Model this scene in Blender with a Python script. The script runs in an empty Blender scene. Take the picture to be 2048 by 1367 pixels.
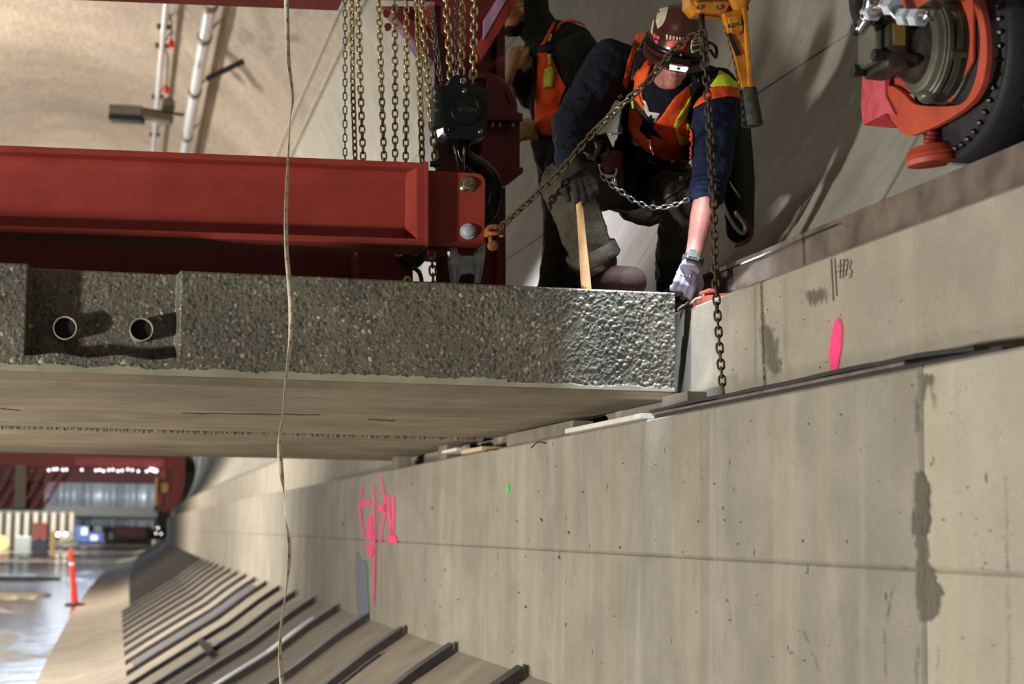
import bpy, bmesh, math, random
import numpy as np
from mathutils import Vector, Matrix, noise
from mathutils.bvhtree import BVHTree
from mathutils.geometry import delaunay_2d_cdt
random.seed(7); RNG = np.random.default_rng(7)
C = bpy.context.scene.collection
PI = math.pi

# ------------------------------------------------------------------ camera
FPX, YAW, PITCH, ROLL = 3538.1, .2267, .1066, .013
_cy, _sy, _cp, _sp, _cr, _sr = math.cos(YAW), math.sin(YAW), math.cos(PITCH), math.sin(PITCH), math.cos(ROLL), math.sin(ROLL)
FW = Vector((_sy*_cp, _cy*_cp, _sp)); _R0 = Vector((_cy, -_sy, 0)); _U0 = Vector((-_sy*_sp, -_cy*_sp, _cp))
RT = _R0*_cr + _U0*_sr; UP = -_R0*_sr + _U0*_cr
cam = bpy.data.cameras.new('camera'); camo = bpy.data.objects.new('camera', cam); C.objects.link(camo)
camo.matrix_world = Matrix(((RT.x, UP.x, -FW.x, 0), (RT.y, UP.y, -FW.y, 0), (RT.z, UP.z, -FW.z, 0), (0, 0, 0, 1)))
cam.sensor_width = 36; cam.lens = FPX/2048*36; cam.clip_start = .05; cam.clip_end = 500
cam.dof.use_dof = True; cam.dof.focus_distance = 6.45; cam.dof.aperture_fstop = 3.5
S = bpy.context.scene; S.camera = camo

def ray(x, y): return FW + RT*((x-1024)/FPX) - UP*((y-683.5)/FPX)
def PD(x, y, D): return ray(x, y)*D
def PY(x, y, Y): d = ray(x, y); return d*(Y/d.y)
def PX(x, y, X): d = ray(x, y); return d*(X/d.x)
def PZ(x, y, Z): d = ray(x, y); return d*(Z/d.z)
def off(Y): return .0002*max(Y-6.3, 0)**2          # the tunnel bends gently to the right
def on_wall(x, y, X0):
    X = X0
    for _ in range(12): X = X0 + off(PX(x, y, X).y)
    return PX(x, y, X)

# ------------------------------------------------------------------ world, lights, exposure
w = bpy.data.worlds.new('world'); S.world = w; w.use_nodes = True
w.node_tree.nodes['Background'].inputs[0].default_value = (.85, .84, .92, 1)
w.node_tree.nodes['Background'].inputs[1].default_value = .04
S.view_settings.view_transform = 'Standard'; S.view_settings.look = 'None'
S.view_settings.exposure = 0; S.view_settings.gamma = 1; S.view_settings.use_curve_mapping = False

def area(name, loc, target, size, power, col, spread=PI):
    l = bpy.data.lights.new(name, 'AREA'); l.size = size; l.energy = power; l.color = col; l.spread = spread
    o = bpy.data.objects.new(name, l); C.objects.link(o); o.location = loc
    o.rotation_euler = (Vector(target)-Vector(loc)).to_track_quat('-Z', 'Y').to_euler(); return o
def point(name, loc, r, power, col):
    l = bpy.data.lights.new(name, 'POINT'); l.shadow_soft_size = r; l.energy = power; l.color = col
    o = bpy.data.objects.new(name, l); C.objects.link(o); o.location = loc; return o
WARM = (1, .86, .66); WHITE = (1, .95, .9); COOL = (.78, .88, 1)
area('floor_work_light', (-8, 2.0, -1.5), (0, 5.5, .8), .5, 1180, (1, .965, .91))
area('underdeck_fill', (-3.2, 9.5, -1.6), (-.2, 10, .5), .8, 240, (1, .93, .82))  # added unseen fill that brightens the soffit from below
area('overhead_work_light', (-3.5, 1.0, 5.5), (1.0, 7, 1.2), .9, 30, (1, .93, .84))
point('ceiling_flood_light', (-3.9, 33, 5.3), .25, 2500, (1, .94, .87))
point('ceiling_fill_far', (-5.2, 47, 4.4), .25, 2600, (1, .94, .87))  # second flood, added out of view to even out the crown
area('tunnel_light_near', (-5.5, 20, 1.4), (2, 26, -.8), 1.2, 980, (1, .94, .87), 2.2)
area('tunnel_light_mid', (-5, 42, 2.6), (2, 46, -1), 1.4, 900, (1, .9, .8))
area('tunnel_light_far', (-6, 96, 2.5), (1.2, 118, -1), 2.0, 3000, (.9, .94, 1))
area('wet_floor_fill', (-2.8, 92, 5.6), (-1.8, 40, -2), 6.0, 850, (.68, .82, 1))  # added hidden area lamp, gives the wet floor its blue-white reflection
area('tunnel_end_fill', (-5, 176, 3), (0, 215, -1), 3.0, 4500, (.9, .94, 1))  # added fill so the farthest machines do not go dark
area('sheet_fill', (-6, 128, 3), (.5, 162, 1), 2.0, 5200, (.93, .96, 1))  # fill added only to brighten the silver sheet
point('gantry_fill', (.3, 8.15, 2.75), .1, 24, (1, .84, .66))  # added unseen lamp, warms the second worker's face
il = bpy.data.lights.new('slab_end_fill', 'SPOT'); il.energy = 520; il.color = (.72, .82, 1); il.spot_size = .46; il.spot_blend = .75; il.shadow_soft_size = .02  # invented unseen spot, makes the cool splash on the slab end
ilo = bpy.data.objects.new('slab_end_fill', il); C.objects.link(ilo); ilo.location = (1.76, 5.75, 2.2)
ilo.rotation_euler = (Vector((1.93, 6.12, .56))-ilo.location).to_track_quat('-Z', 'Y').to_euler()
area('gantry_light', (.2, 13, 3.4), (2.6, 11.3, 1.4), .3, 55, (.92, .88, 1), 1.0)

# ------------------------------------------------------------------ materials
def lin(c): return tuple(((v/255)/12.92 if v/255 <= .04045 else ((v/255+.055)/1.055)**2.4) for v in c)
class NT:
    def __init__(s, name):
        m = bpy.data.materials.new(name); m.use_nodes = True; s.m = m; s.t = m.node_tree; s.b = s.t.nodes['Principled BSDF']
        s.co = s.t.nodes.new('ShaderNodeTexCoord').outputs['Object']
    def n(s, typ, **kw):
        nd = s.t.nodes.new('ShaderNode'+typ)
        for k, v in kw.items(): setattr(nd, k, v)
        return nd
    def l(s, a, b): s.t.links.new(a, b)
    def map(s, scale): 
        m = s.n('Mapping'); m.inputs['Scale'].default_value = scale; s.l(s.co, m.inputs['Vector']); return m.outputs[0]
    def noise(s, scale, detail=4, rough=.55, vec=None, dist=0):
        t = s.n('TexNoise'); t.inputs['Scale'].default_value = scale; t.inputs['Detail'].default_value = detail; t.inputs['Roughness'].default_value = rough
        t.inputs['Distortion'].default_value = dist
        s.l(vec or s.co, t.inputs['Vector']); return t.outputs['Fac']
    def voro(s, scale, vec=None, feature='F1'):
        t = s.n('TexVoronoi'); t.inputs['Scale'].default_value = scale; t.feature = feature; s.l(vec or s.co, t.inputs['Vector']); return t
    def ramp(s, fac, stops):
        r = s.n('ValToRGB'); e = r.color_ramp.elements
        while len(e) < len(stops): e.new(.5)
        for i, (p, c) in enumerate(stops):
            e[i].position = p; e[i].color = (*c, 1) if not isinstance(c, (int, float)) else (c, c, c, 1)
        s.l(fac, r.inputs[0]); return r.outputs[0]
    def mix(s, fac, a, b, blend='MIX'):
        m = s.n('MixRGB', blend_type=blend)
        for i, v in ((0, fac), (1, a), (2, b)):
            if hasattr(v, 'links') or hasattr(v, 'is_linked'): s.l(v, m.inputs[i])
            elif isinstance(v, (int, float)): m.inputs[i].default_value = v if i == 0 else (v, v, v, 1)
            else: m.inputs[i].default_value = (*v, 1)
        return m.outputs[0]
    def bump(s, h, strength=.3, dist=.01, nrm=None):
        b = s.n('Bump'); b.inputs['Strength'].default_value = strength; b.inputs['Distance'].default_value = dist; s.l(h, b.inputs['Height'])
        if nrm: s.l(nrm, b.inputs['Normal'])
        s.l(b.outputs[0], s.b.inputs['Normal']); return b.outputs[0]
    def out(s, col=None, rough=None, metal=None, spec=None):
        for k, v in (('Base Color', col), ('Roughness', rough), ('Metallic', metal), ('Specular IOR Level', spec)):
            if v is None: continue
            if hasattr(v, 'is_linked'): s.l(v, s.b.inputs[k])
            elif isinstance(v, tuple): s.b.inputs[k].default_value = (*v, 1)
            else: s.b.inputs[k].default_value = v
        return s.m
MATS = {}
def simple(name, c, rough=.5, metal=0, var=.25, scale=12, bump=.15, bscale=60, c2=None, spec=.5, bdist=.004):
    if name in MATS: return MATS[name]
    t = NT(name); c = lin(c)
    c2 = lin(c2) if c2 else tuple(v*(1-var) for v in c)
    col = t.mix(t.ramp(t.noise(scale, 5, .6), [(.35, 0), (.65, 1)]), c, c2)
    if bump: t.bump(t.noise(bscale, 4, .6), bump, bdist)
    MATS[name] = t.out(col, rough, metal, spec); return MATS[name]
def concrete(name, base, dark, light, streak=(3, 3, .35), pits=True, rough=.85, bump=.35, warm=None, ps=55):
    t = NT(name); base, dark, light = lin(base), lin(dark), lin(light)
    f1 = t.noise(1.6, 7, .62)
    c = t.mix(t.ramp(f1, [(.3, 0), (.72, 1)]), dark, base)
    sv = t.map(streak)
    f2 = t.noise(2.2, 6, .6, sv, .4)
    c = t.mix(t.ramp(f2, [(.5, 0), (.75, .55)]), c, light)
    c = t.mix(t.ramp(t.noise(4.5, 6, .65), [(.48, 0), (.7, .6)]), c, dark)
    f4 = t.noise(3.1, 6, .65, sv, .8)
    c = t.mix(t.ramp(f4, [(.58, 0), (.76, .5)]), c, dark)
    if warm: c = t.mix(t.ramp(t.noise(1.1, 4, .5, sv), [(.52, 0), (.75, .7)]), c, lin(warm))
    c = t.mix(.55, c, t.mix(t.noise(90, 3, .7), tuple(v*.72 for v in lin((200, 200, 200))), lin((255, 255, 255))), 'MULTIPLY')
    h = t.noise(35, 5, .6)
    if pits:
        v = t.voro(ps*.16, t.map((1, 1, .55)))
        sep = t.n('SeparateColor'); t.l(v.outputs['Color'], sep.inputs[0])
        m1 = t.ramp(v.outputs['Distance'], [(.04, 1), (.075, 0)])
        m2 = t.ramp(sep.outputs[0], [(.45, 0), (.46, 1)])
        pm = t.mix(1, m1, m2, 'MULTIPLY')
        c = t.mix(pm, c, tuple(v*.35 for v in dark))
        h = t.mix(pm, h, 0.0)
    t.bump(h, bump, .006)
    MATS[name] = t.out(c, rough, 0, .3); return MATS[name]

M_wall = concrete('cast_wall_concrete', (158, 151, 137), (126, 120, 108), (179, 172, 158), warm=(154, 142, 120))
M_wall_b = concrete('pale_cast_wall_concrete', (180, 174, 159), (156, 149, 134), (195, 190, 176), warm=(172, 157, 128))
M_wall_up = concrete('bearing_wall_concrete', (168, 160, 144), (138, 131, 116), (180, 172, 156), streak=(3, 3, 1), warm=(158, 146, 120))
M_lining = concrete('lining_concrete', (180, 176, 164), (148, 146, 132), (192, 188, 178), streak=(2.2, 2.2, .8), warm=(160, 156, 130))
M_invert = concrete('invert_concrete', (168, 157, 139), (134, 123, 107), (180, 169, 150), streak=(1, 1, 1), pits=False)
M_soffit = concrete('formed_soffit_concrete', (150, 136, 114), (104, 94, 78), (164, 150, 128), streak=(.25, 5, 5), pits=False, bump=.25)
M_grey_stain = None
M_mortar = concrete('mortar_smear', (132, 124, 108), (96, 90, 78), (150, 142, 126), bump=.6, pits=False)

def mk_ceiling():
    t = NT('sprayed_ceiling'); 
    c = t.mix(t.ramp(t.noise(.5, 6, .6), [(.35, 0), (.7, 1)]), lin((158, 140, 118)), lin((188, 170, 148)))
    c = t.mix(t.ramp(t.noise(.3, 5, .6, t.map((.5, 1.3, .5))), [(.55, 0), (.75, .25)]), c, lin((132, 112, 92)))
    c = t.mix(.5, c, t.mix(t.ramp(t.noise(11, 3, .8), [(.36, 0), (.64, 1)]), lin((135, 128, 116)), lin((255, 255, 255))), 'MULTIPLY')
    t.bump(t.noise(10, 5, .7), 1, .09)
    return t.out(c, .62, 0, .5)
M_ceil = mk_ceiling()
def mk_floor():
    t = NT('wet_invert_floor')
    wet = t.ramp(t.noise(.35, 5, .55, t.map((1, .35, 1))), [(.52, 1), (.66, 0)])
    c = t.mix(wet, lin((150, 136, 118)), lin((96, 88, 84)))
    c = t.mix(t.noise(4, 5, .6), c, lin((110, 100, 88)))
    r = t.mix(wet, .75, .16)
    t.bump(t.noise(2.2, 4, .6, t.map((1, .5, 1))), .35, .05)
    return t.out(c, r, 0, .6)
M_floor = mk_floor()
def mk_agg():
    t = NT('exposed_aggregate')
    a = t.n('Attribute'); a.attribute_name = 'pebble'
    h = t.noise(260, 3, .6); t.bump(h, .3, .002)
    c = t.mix(.62, a.outputs['Color'], t.mix(t.ramp(t.noise(5, 5, .6), [(.35, 0), (.7, 1)]), lin((160, 160, 155)), lin((240, 236, 222))), 'MULTIPLY')
    return t.out(c, .38, 0, .55)
M_agg = mk_agg()

M_red = simple('red_gantry_paint', (144, 54, 44), .52, 0, .18, 6, .12, 180, c2=(130, 46, 38), spec=.35)
M_redd = simple('shaded_gantry_red', (98, 28, 30), .5, 0, .2, 5, .12, 150, c2=(94, 20, 24))  # same red paint, with shade put into a darker colour
M_redo = simple('orange_red_paint', (176, 72, 46), .55, 0, .2, 9, .2, 60, c2=(146, 54, 36))
M_gold = simple('yellow_zinc_chain', (214, 196, 146), .32, .85, .3, 40, .1, 200, c2=(160, 138, 96))
M_dchain = simple('dull_steel_chain', (128, 122, 116), .35, 1, .3, 40, .1, 200)
M_rust = simple('rusty_chain', (92, 76, 50), .62, .45, .3, 60, .6, 300, c2=(66, 50, 34))
M_rusto = simple('orange_rust', (168, 104, 44), .7, .2, .3, 60, .5, 300, c2=(122, 72, 34))
M_silver = simple('bright_steel', (190, 192, 198), .22, 1, .15, 50, .1, 150)
M_galv = simple('galvanised_steel', (186, 196, 204), .45, .2, .25, 20, .2, 120, c2=(156, 168, 178))
M_zinc = simple('zinc_bolt', (170, 165, 140), .35, .9, .3, 60, .15, 200, c2=(126, 116, 88))
M_black = simple('black_paint', (13, 13, 15), .3, 0, .3, 30, .2, 120)
M_blackm = simple('matt_black', (18, 18, 19), .7, 0, .3, 30, .3, 120)
M_rubber = simple('black_rubber', (34, 33, 36), .55, 0, .3, 50, .4, 200)
M_rib = simple('dark_rib_steel', (54, 47, 43), .62, .0, .3, 9, .3, 60, c2=(38, 34, 33), spec=.3)
M_orange = simple('worn_orange_paint', (200, 134, 38), .45, 0, .3, 25, .25, 150, c2=(164, 98, 26))
M_grip = simple('dirty_grip', (70, 68, 62), .75, 0, .4, 40, .7, 180, c2=(40, 40, 38))
M_ang = simple('weathered_angle_steel', (128, 114, 102), .5, .35, .3, 7, .3, 90, c2=(94, 84, 76))
M_wood = simple('tool_wood', (206, 164, 118), .5, 0, .2, 14, .1, 80, c2=(184, 138, 92))
M_timber = simple('pale_timber', (196, 168, 130), .7, 0, .2, 14, .2, 80)
M_plastic = simple('white_shim_plastic', (206, 202, 192), .5, 0, .12, 14, .1, 80)
M_navy = simple('navy_sweatshirt', (27, 30, 42), .9, 0, .3, 14, .9, 12, bdist=.03, c2=(19, 21, 29), spec=.2)
M_blue = simple('lit_navy_sweatshirt', (34, 44, 70), .9, 0, .3, 18, .9, 14, bdist=.03, c2=(25, 32, 52), spec=.2)  # same navy cloth, headlamp light painted in as a bluer tone
M_tee = simple('black_tee', (20, 21, 28), .9, 0, .3, 14, .3, 130, spec=.2)
M_print = simple('pale_shirt_print', (205, 200, 190), .8, 0, .15, 30, .2, 100)
M_olive = simple('dirty_work_trousers', (78, 73, 59), .92, 0, .3, 7, .9, 11, c2=(48, 46, 38), bdist=.03, spec=.2)
M_hood = simple('charcoal_hoodie', (46, 47, 42), .95, 0, .3, 12, .9, 10, bdist=.03, c2=(30, 32, 29), spec=.2)
M_dpants = simple('dark_trousers', (40, 38, 34), .95, 0, .3, 12, .5, 100, spec=.2)
M_hiv = simple('hi_vis_orange', (240, 92, 34), .75, 0, .2, 16, .35, 110, c2=(208, 72, 26), spec=.3)
M_hivd = simple('dark_hi_vis_orange', (192, 76, 30), .8, 0, .25, 16, .4, 110, c2=(150, 56, 24), spec=.3)  # darker orange for the pouch and left strap
M_lime = simple('lime_tape', (200, 222, 40), .55, 0, .12, 20, .15, 110, c2=(180, 200, 34))
M_skin = simple('skin', (188, 128, 112), .55, 0, .12, 22, .12, 160, c2=(172, 108, 94))
M_skin2 = simple('tan_skin', (196, 138, 98), .55, 0, .15, 22, .12, 160, c2=(150, 98, 66))
M_glove = simple('grey_coated_glove', (134, 132, 148), .65, 0, .2, 40, .5, 220, c2=(112, 110, 124))
M_gloved = simple('dark_work_glove', (34, 31, 28), .85, 0, .3, 30, .5, 160)
M_tang = simple('tan_work_glove', (176, 140, 92), .8, 0, .25, 30, .4, 160)
M_leather = simple('brown_boot_leather', (46, 28, 22), .8, 0, .3, 18, .5, 60, c2=(34, 22, 18), spec=.2)
M_belt = simple('dark_harness_leather', (44, 38, 36), .5, 0, .3, 24, .3, 120, c2=(30, 27, 27))
M_sole = simple('boot_sole', (70, 68, 64), .8)
M_helmet = simple('brown_hard_hat', (72, 35, 28), .28, 0, .25, 14, .1, 50, c2=(54, 26, 21))
M_stick = simple('pale_sticker', (206, 196, 172), .5, 0, .25, 40, .1, 100, c2=(170, 158, 132))
M_stickr = simple('red_sticker', (196, 52, 46), .45, 0, .2, 40, .1, 100)
M_hair = simple('dark_hair', (40, 30, 24), .7, 0, .3, 60, .6, 300)
M_lip = simple('lip', (168, 96, 88), .5)
M_cap = simple('olive_cap', (84, 76, 60), .9, 0, .2, 20, .3, 120)
M_glass = simple('glasses_lens', (190, 200, 220), .08, .3, .05)
M_dgear = simple('oily_gearbox', (66, 63, 50), .4, .25, .4, 16, .4, 90, c2=(34, 33, 29))
M_gearp = simple('gearbox_grey_paint', (84, 86, 74), .38, .2, .3, 12, .2, 90, c2=(72, 72, 60))
M_brass = simple('brass_plate', (164, 136, 76), .4, .5, .3)
M_pinkr = simple('pink_primer', (190, 84, 94), .55, 0, .2, 16, .3, 70, c2=(168, 60, 68))
M_pipe = simple('white_pipe', (206, 204, 206), .25, .3, .1, 6, .05, 50)
M_clamp = simple('pipe_clamp', (96, 90, 72), .5, .4)
M_lamp = simple('lamp_housing', (120, 112, 106), .5, .3, .2)
M_cone = simple('delineator_red', (222, 48, 36), .5, 0, .1)
M_white = simple('white_band', (235, 235, 235), .35, 0, .05)
M_bluem = simple('blue_machine_paint', (44, 84, 146), .5, 0, .2)
M_trred = simple('dark_red_truck', (132, 36, 34), .5, 0, .2)
M_tarp = simple('silver_sheet', (206, 214, 222), .35, .3, .2, .8, .25, 6)
M_sheet = simple('cream_profiled_sheet', (204, 190, 166), .45, .1, .15)
M_grayst = simple('grey_steel_beam', (112, 110, 104), .5, .3, .2)
M_ply = simple('plywood_reel', (212, 164, 92), .6, 0, .15)
M_shimr = simple('red_shim', (196, 92, 76), .55, 0, .2)
M_tube = simple('duct_sleeve_plastic', (168, 158, 138), .5, 0, .2)
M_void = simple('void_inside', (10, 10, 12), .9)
M_pencil = simple('pencil_line', (66, 60, 52), .9)
M_greenp = simple('green_paint', (60, 190, 90), .8)
def mk_paint(name, c, rag, lo=.1, hi=.5, top=1, sc=180, st=.35):
    t = NT(name); a = t.n('Attribute'); a.attribute_name = 'fade'
    f = t.n('Math', operation='ADD'); t.l(a.outputs['Fac'], f.inputs[0])
    n = t.n('Math', operation='MULTIPLY_ADD'); t.l(t.noise(sc, 5, .7, t.map((1, 1, st))), n.inputs[0]); n.inputs[1].default_value = rag; n.inputs[2].default_value = -rag*.5
    t.l(n.outputs[0], f.inputs[1])
    al = t.ramp(f.outputs[0], [(lo, 0), (hi, top)])
    t.l(al, t.b.inputs['Alpha'])
    return t.out(t.mix(t.noise(30, 4, .6), lin(c), tuple(v*.82 for v in lin(c))), .75)
M_pink = mk_paint('pink_spray_paint', (238, 62, 122), .9, -.1, .45)
M_bluep = mk_paint('grey_blue_paint', (104, 112, 124), 2.0, .1, .8, .95, 90, .06)
M_stain = mk_paint('damp_stain', (98, 92, 78), 2.4, .2, 1.2, .85, 70, .3)
M_bstain = mk_paint('blue_grey_stain', (100, 108, 106), 2.2, .2, 1.1, .8, 70, .3)
def mk_emit(name, c, s):
    t = NT(name); t.b.inputs['Emission Color'].default_value = (*lin(c), 1); t.b.inputs['Emission Strength'].default_value = s; return t.out(lin(c), .4)
M_led = mk_emit('led_lens', (240, 244, 255), 9)
M_head = mk_emit('headlight', (255, 236, 200), 30)
M_spark = mk_emit('work_lamp_string', (250, 245, 255), 3)
def mk_tape():
    t = NT('measuring_tape_print')
    u = t.n('UVMap'); sx = t.n('SeparateXYZ'); t.l(u.outputs[0], sx.inputs[0])
    def m(op, a, b=None, c=None):
        n = t.n('Math', operation=op)
        for i, v in enumerate((a, b, c)):
            if v is None: continue
            if hasattr(v, 'is_linked'): t.l(v, n.inputs[i])
            else: n.inputs[i].default_value = v
        return n.outputs[0]
    fr = m('FRACT', m('MULTIPLY', sx.outputs[1], 190.0))
    tick = m('MULTIPLY', m('LESS_THAN', fr, .25), m('GREATER_THAN', m('ABSOLUTE', m('SUBTRACT', sx.outputs[0], .5)), .25))
    fr2 = m('FRACT', m('MULTIPLY', sx.outputs[1], 19.0))
    num = m('MULTIPLY', m('LESS_THAN', fr2, .32), m('LESS_THAN', m('ABSOLUTE', m('SUBTRACT', sx.outputs[0], .5)), .26))
    mk = m('MULTIPLY', num, m('GREATER_THAN', t.noise(240, 2), .49))
    a = m('MAXIMUM', tick, mk)
    c = t.mix(t.noise(14, 4), lin((238, 231, 208)), lin((214, 203, 174)))
    return t.out(t.mix(m('MULTIPLY', a, .8), c, lin((52, 46, 38))), .5)
M_tape = mk_tape()

# ------------------------------------------------------------------ mesh helpers
class MB:
    def __init__(s): s.v = []; s.f = []
    def add(s, vs, fs):
        o = len(s.v); s.v += [tuple(v) for v in vs]; s.f += [tuple(i+o for i in f) for f in fs]; return s
    def box(s, lo, hi, M=None):
        x0, y0, z0 = lo; x1, y1, z1 = hi
        vs = [Vector(p) for p in ((x0,y0,z0),(x1,y0,z0),(x1,y1,z0),(x0,y1,z0),(x0,y0,z1),(x1,y0,z1),(x1,y1,z1),(x0,y1,z1))]
        if M: vs = [M @ v for v in vs]
        return s.add(vs, [(0,3,2,1),(4,5,6,7),(0,1,5,4),(1,2,6,5),(2,3,7,6),(3,0,4,7)])
    def beam(s, a, b, wx, wz, up=(0, 0, 1)):
        a, b = Vector(a), Vector(b); d = (b-a); L = d.length; d.normalize(); up = Vector(up)
        x = d.cross(up); 
        if x.length < 1e-4: x = d.cross(Vector((1, 0, 0)))
        x.normalize(); z = x.cross(d)
        M = Matrix(((x.x, d.x, z.x, a.x), (x.y, d.y, z.y, a.y), (x.z, d.z, z.z, a.z), (0, 0, 0, 1)))
        return s.box((-wx/2, 0, -wz/2), (wx/2, L, wz/2), M)
    def rings(s, rings, close=True, cap=True):
        n = len(rings[0]); vs = [p for r in rings for p in r]; fs = []
        for i in range(len(rings)-1):
            for j in range(n if close else n-1):
                a, b = i*n+j, i*n+(j+1) % n
                fs.append((a, b, b+n, a+n))
        if cap: fs += [tuple(range(n-1, -1, -1)), tuple((len(rings)-1)*n+k for k in range(n))]
        return s.add(vs, fs)
    def tube(s, pts, r, seg=10, cap=True, squash=1, up=(0, 0, 1)):
        pts = [Vector(p) for p in pts]; rr = r if isinstance(r, (list, tuple)) else [r]*len(pts); rings = []; px = None
        for i, p in enumerate(pts):
            d = (pts[min(i+1, len(pts)-1)]-pts[max(i-1, 0)]).normalized()
            if px is None:
                px = d.cross(Vector(up)); 
                if px.length < 1e-3: px = d.cross(Vector((1, 0, 0)))
            px = (px - d*px.dot(d)).normalized(); q = d.cross(px)
            rings.append([p + px*math.cos(2*PI*k/seg)*rr[i] + q*math.sin(2*PI*k/seg)*rr[i]*squash for k in range(seg)])
        return s.rings(rings, True, cap)
    def lathe(s, o, ax, prof, seg=24, cap=True):     # prof: (t along axis, radius)
        o, ax = Vector(o), Vector(ax).normalized(); x = ax.cross(Vector((0, 0, 1)))
        if x.length < 1e-3: x = ax.cross(Vector((1, 0, 0)))
        x.normalize(); y = ax.cross(x)
        return s.rings([[o + ax*t + (x*math.cos(2*PI*k/seg) + y*math.sin(2*PI*k/seg))*r for k in range(seg)] for t, r in prof], True, cap)
    def cyl(s, a, b, r, seg=16): a, b = Vector(a), Vector(b); return s.lathe(a, b-a, [(0, r), ((b-a).length, r)], seg)
    def prism(s, poly, d):                          # poly: list of 3D points, d: extrude vector
        d = Vector(d); n = len(poly); a = [Vector(p) for p in poly]; vs = a + [p+d for p in a]
        return s.add(vs, [tuple(range(n-1, -1, -1)), tuple(range(n, 2*n))] + [(i, (i+1) % n, (i+1) % n+n, i+n) for i in range(n)])
    def ell(s, c, rx, ry, rz, ax=None, nu=14, nv=9):
        c = Vector(c); ax = ax or (Vector((1,0,0)), Vector((0,1,0)), Vector((0,0,1))); vs = []; fs = []
        for i in range(nv+1):
            th = PI*i/nv
            for j in range(nu):
                ph = 2*PI*j/nu
                vs.append(c + ax[0]*rx*math.sin(th)*math.cos(ph) + ax[1]*ry*math.sin(th)*math.sin(ph) + ax[2]*rz*math.cos(th))
        for i in range(nv):
            for j in range(nu):
                a, b = i*nu+j, i*nu+(j+1) % nu; fs.append((a, a+nu, b+nu, b))
        return s.add(vs, fs)
    def caps(s, chain):                             # chain of (point, radius): overlapping tapered capsules
        for (p, r), (q, t) in zip(chain, chain[1:]):
            p, q = Vector(p), Vector(q); L = (q-p).length
            n = max(2, int(L/(min(r, t)*.6))+1); d = (q-p)
            s.tube([p + d*(i/n) for i in range(n+1)], [r+(t-r)*i/n for i in range(n+1)], 12)
        for p, r in chain: s.ell(p, r, r, r, None, 12, 8)
        return s
    def mesh(s, name):
        m = bpy.data.meshes.new(name); m.from_pydata(s.v, [], s.f); m.update(); return m
    def build(s, name, mat, parent=None, smooth=False, bevel=0, auto=None, fix=True):
        m = s.mesh(name)
        if fix or bevel:
            b = bmesh.new(); b.from_mesh(m)
            if fix: bmesh.ops.recalc_face_normals(b, faces=b.faces)
            if bevel: bmesh.ops.bevel(b, geom=[e for e in b.edges if len(e.link_faces) == 2 and e.calc_face_angle(0) > .6], offset=bevel, segments=2, affect='EDGES', profile=.6)
            b.to_mesh(m); b.free()
        return link(name, m, mat, parent, smooth)
def link(name, m, mat, parent=None, smooth=False):
    if mat is not None and not m.materials: m.materials.append(mat)
    if smooth:
        m.polygons.foreach_set('use_smooth', [True]*len(m.polygons)); 
        if smooth == 'auto':
            try: m.set_sharp_from_angle(angle=.7)
            except Exception: pass
    o = bpy.data.objects.new(name, m); C.objects.link(o)
    if parent is not None: par(o, parent)
    return o
def par(o, p):
    o.parent = p; g = p; M = Matrix()
    o.matrix_parent_inverse = world_of(p).inverted()
def world_of(o):
    M = o.matrix_basis.copy()
    if o.parent: M = world_of(o.parent) @ o.matrix_parent_inverse @ M
    return M
def tag(o, label=None, cat=None, group=None, kind=None):
    if label: o['label'] = label
    if cat: o['category'] = cat
    if group: o['group'] = group
    if kind: o['kind'] = kind
    return o
def thing(name, loc, label, cat, group=None):
    o = bpy.data.objects.new(name, None); C.objects.link(o); o.location = loc; o.empty_display_size = .1
    return tag(o, label, cat, group)
def struct(name, loc=(0, 0, 0), label=None):
    o = bpy.data.objects.new(name, None); C.objects.link(o); o.location = loc; return tag(o, label, None, None, 'structure')
def apply(o):
    dg = bpy.context.evaluated_depsgraph_get(); dg.update()
    m = bpy.data.meshes.new_from_object(o.evaluated_get(dg)); old = o.data; o.modifiers.clear(); o.data = m; bpy.data.meshes.remove(old); return o
CLOUD = {}
def blob(name, mb, mat, parent, voxel=.008, smooth=4, wrinkle=0, wsize=.06):
    """union of overlapping capsules -> one continuous surface"""
    m = mb.mesh(name); o = link(name, m, mat, None, False)
    r = o.modifiers.new('r', 'REMESH'); r.mode = 'VOXEL'; r.voxel_size = voxel; r.use_smooth_shade = True
    s = o.modifiers.new('s', 'SMOOTH'); s.factor = .5; s.iterations = smooth
    if wrinkle:
        if wsize not in CLOUD:
            tx = bpy.data.textures.new('folds', 'CLOUDS'); tx.noise_scale = wsize; tx.noise_depth = 2; CLOUD[wsize] = tx
        d = o.modifiers.new('d', 'DISPLACE'); d.texture = CLOUD[wsize]; d.strength = wrinkle; d.mid_level = .5; d.texture_coords = 'LOCAL'
    apply(o)
    if not o.data.materials: o.data.materials.append(mat)
    o.data.polygons.foreach_set('use_smooth', [True]*len(o.data.polygons))
    if parent is not None: par(o, parent)
    return o
def bvh_of(*objs):
    vs = []; fs = []
    for o in objs:
        M = world_of(o); k = len(vs); vs += [M @ v.co for v in o.data.vertices]; fs += [tuple(i+k for i in p.vertices) for p in o.data.polygons]
    return BVHTree.FromPolygons(vs, fs)
def dense(poly, step):
    out = []
    for (a, b) in zip(poly, poly[1:]+poly[:1]):
        n = max(1, int(math.hypot(b[0]-a[0], b[1]-a[1])/step)); out += [(a[0]+(b[0]-a[0])*i/n, a[1]+(b[1]-a[1])*i/n) for i in range(n)]
    return out
def inside(p, poly):
    c = False; x, y = p; j = len(poly)-1
    for i in range(len(poly)):
        if (poly[i][1] > y) != (poly[j][1] > y) and x < (poly[j][0]-poly[i][0])*(y-poly[i][1])/(poly[j][1]-poly[i][1])+poly[i][0]: c = not c
        j = i
    return c
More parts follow.
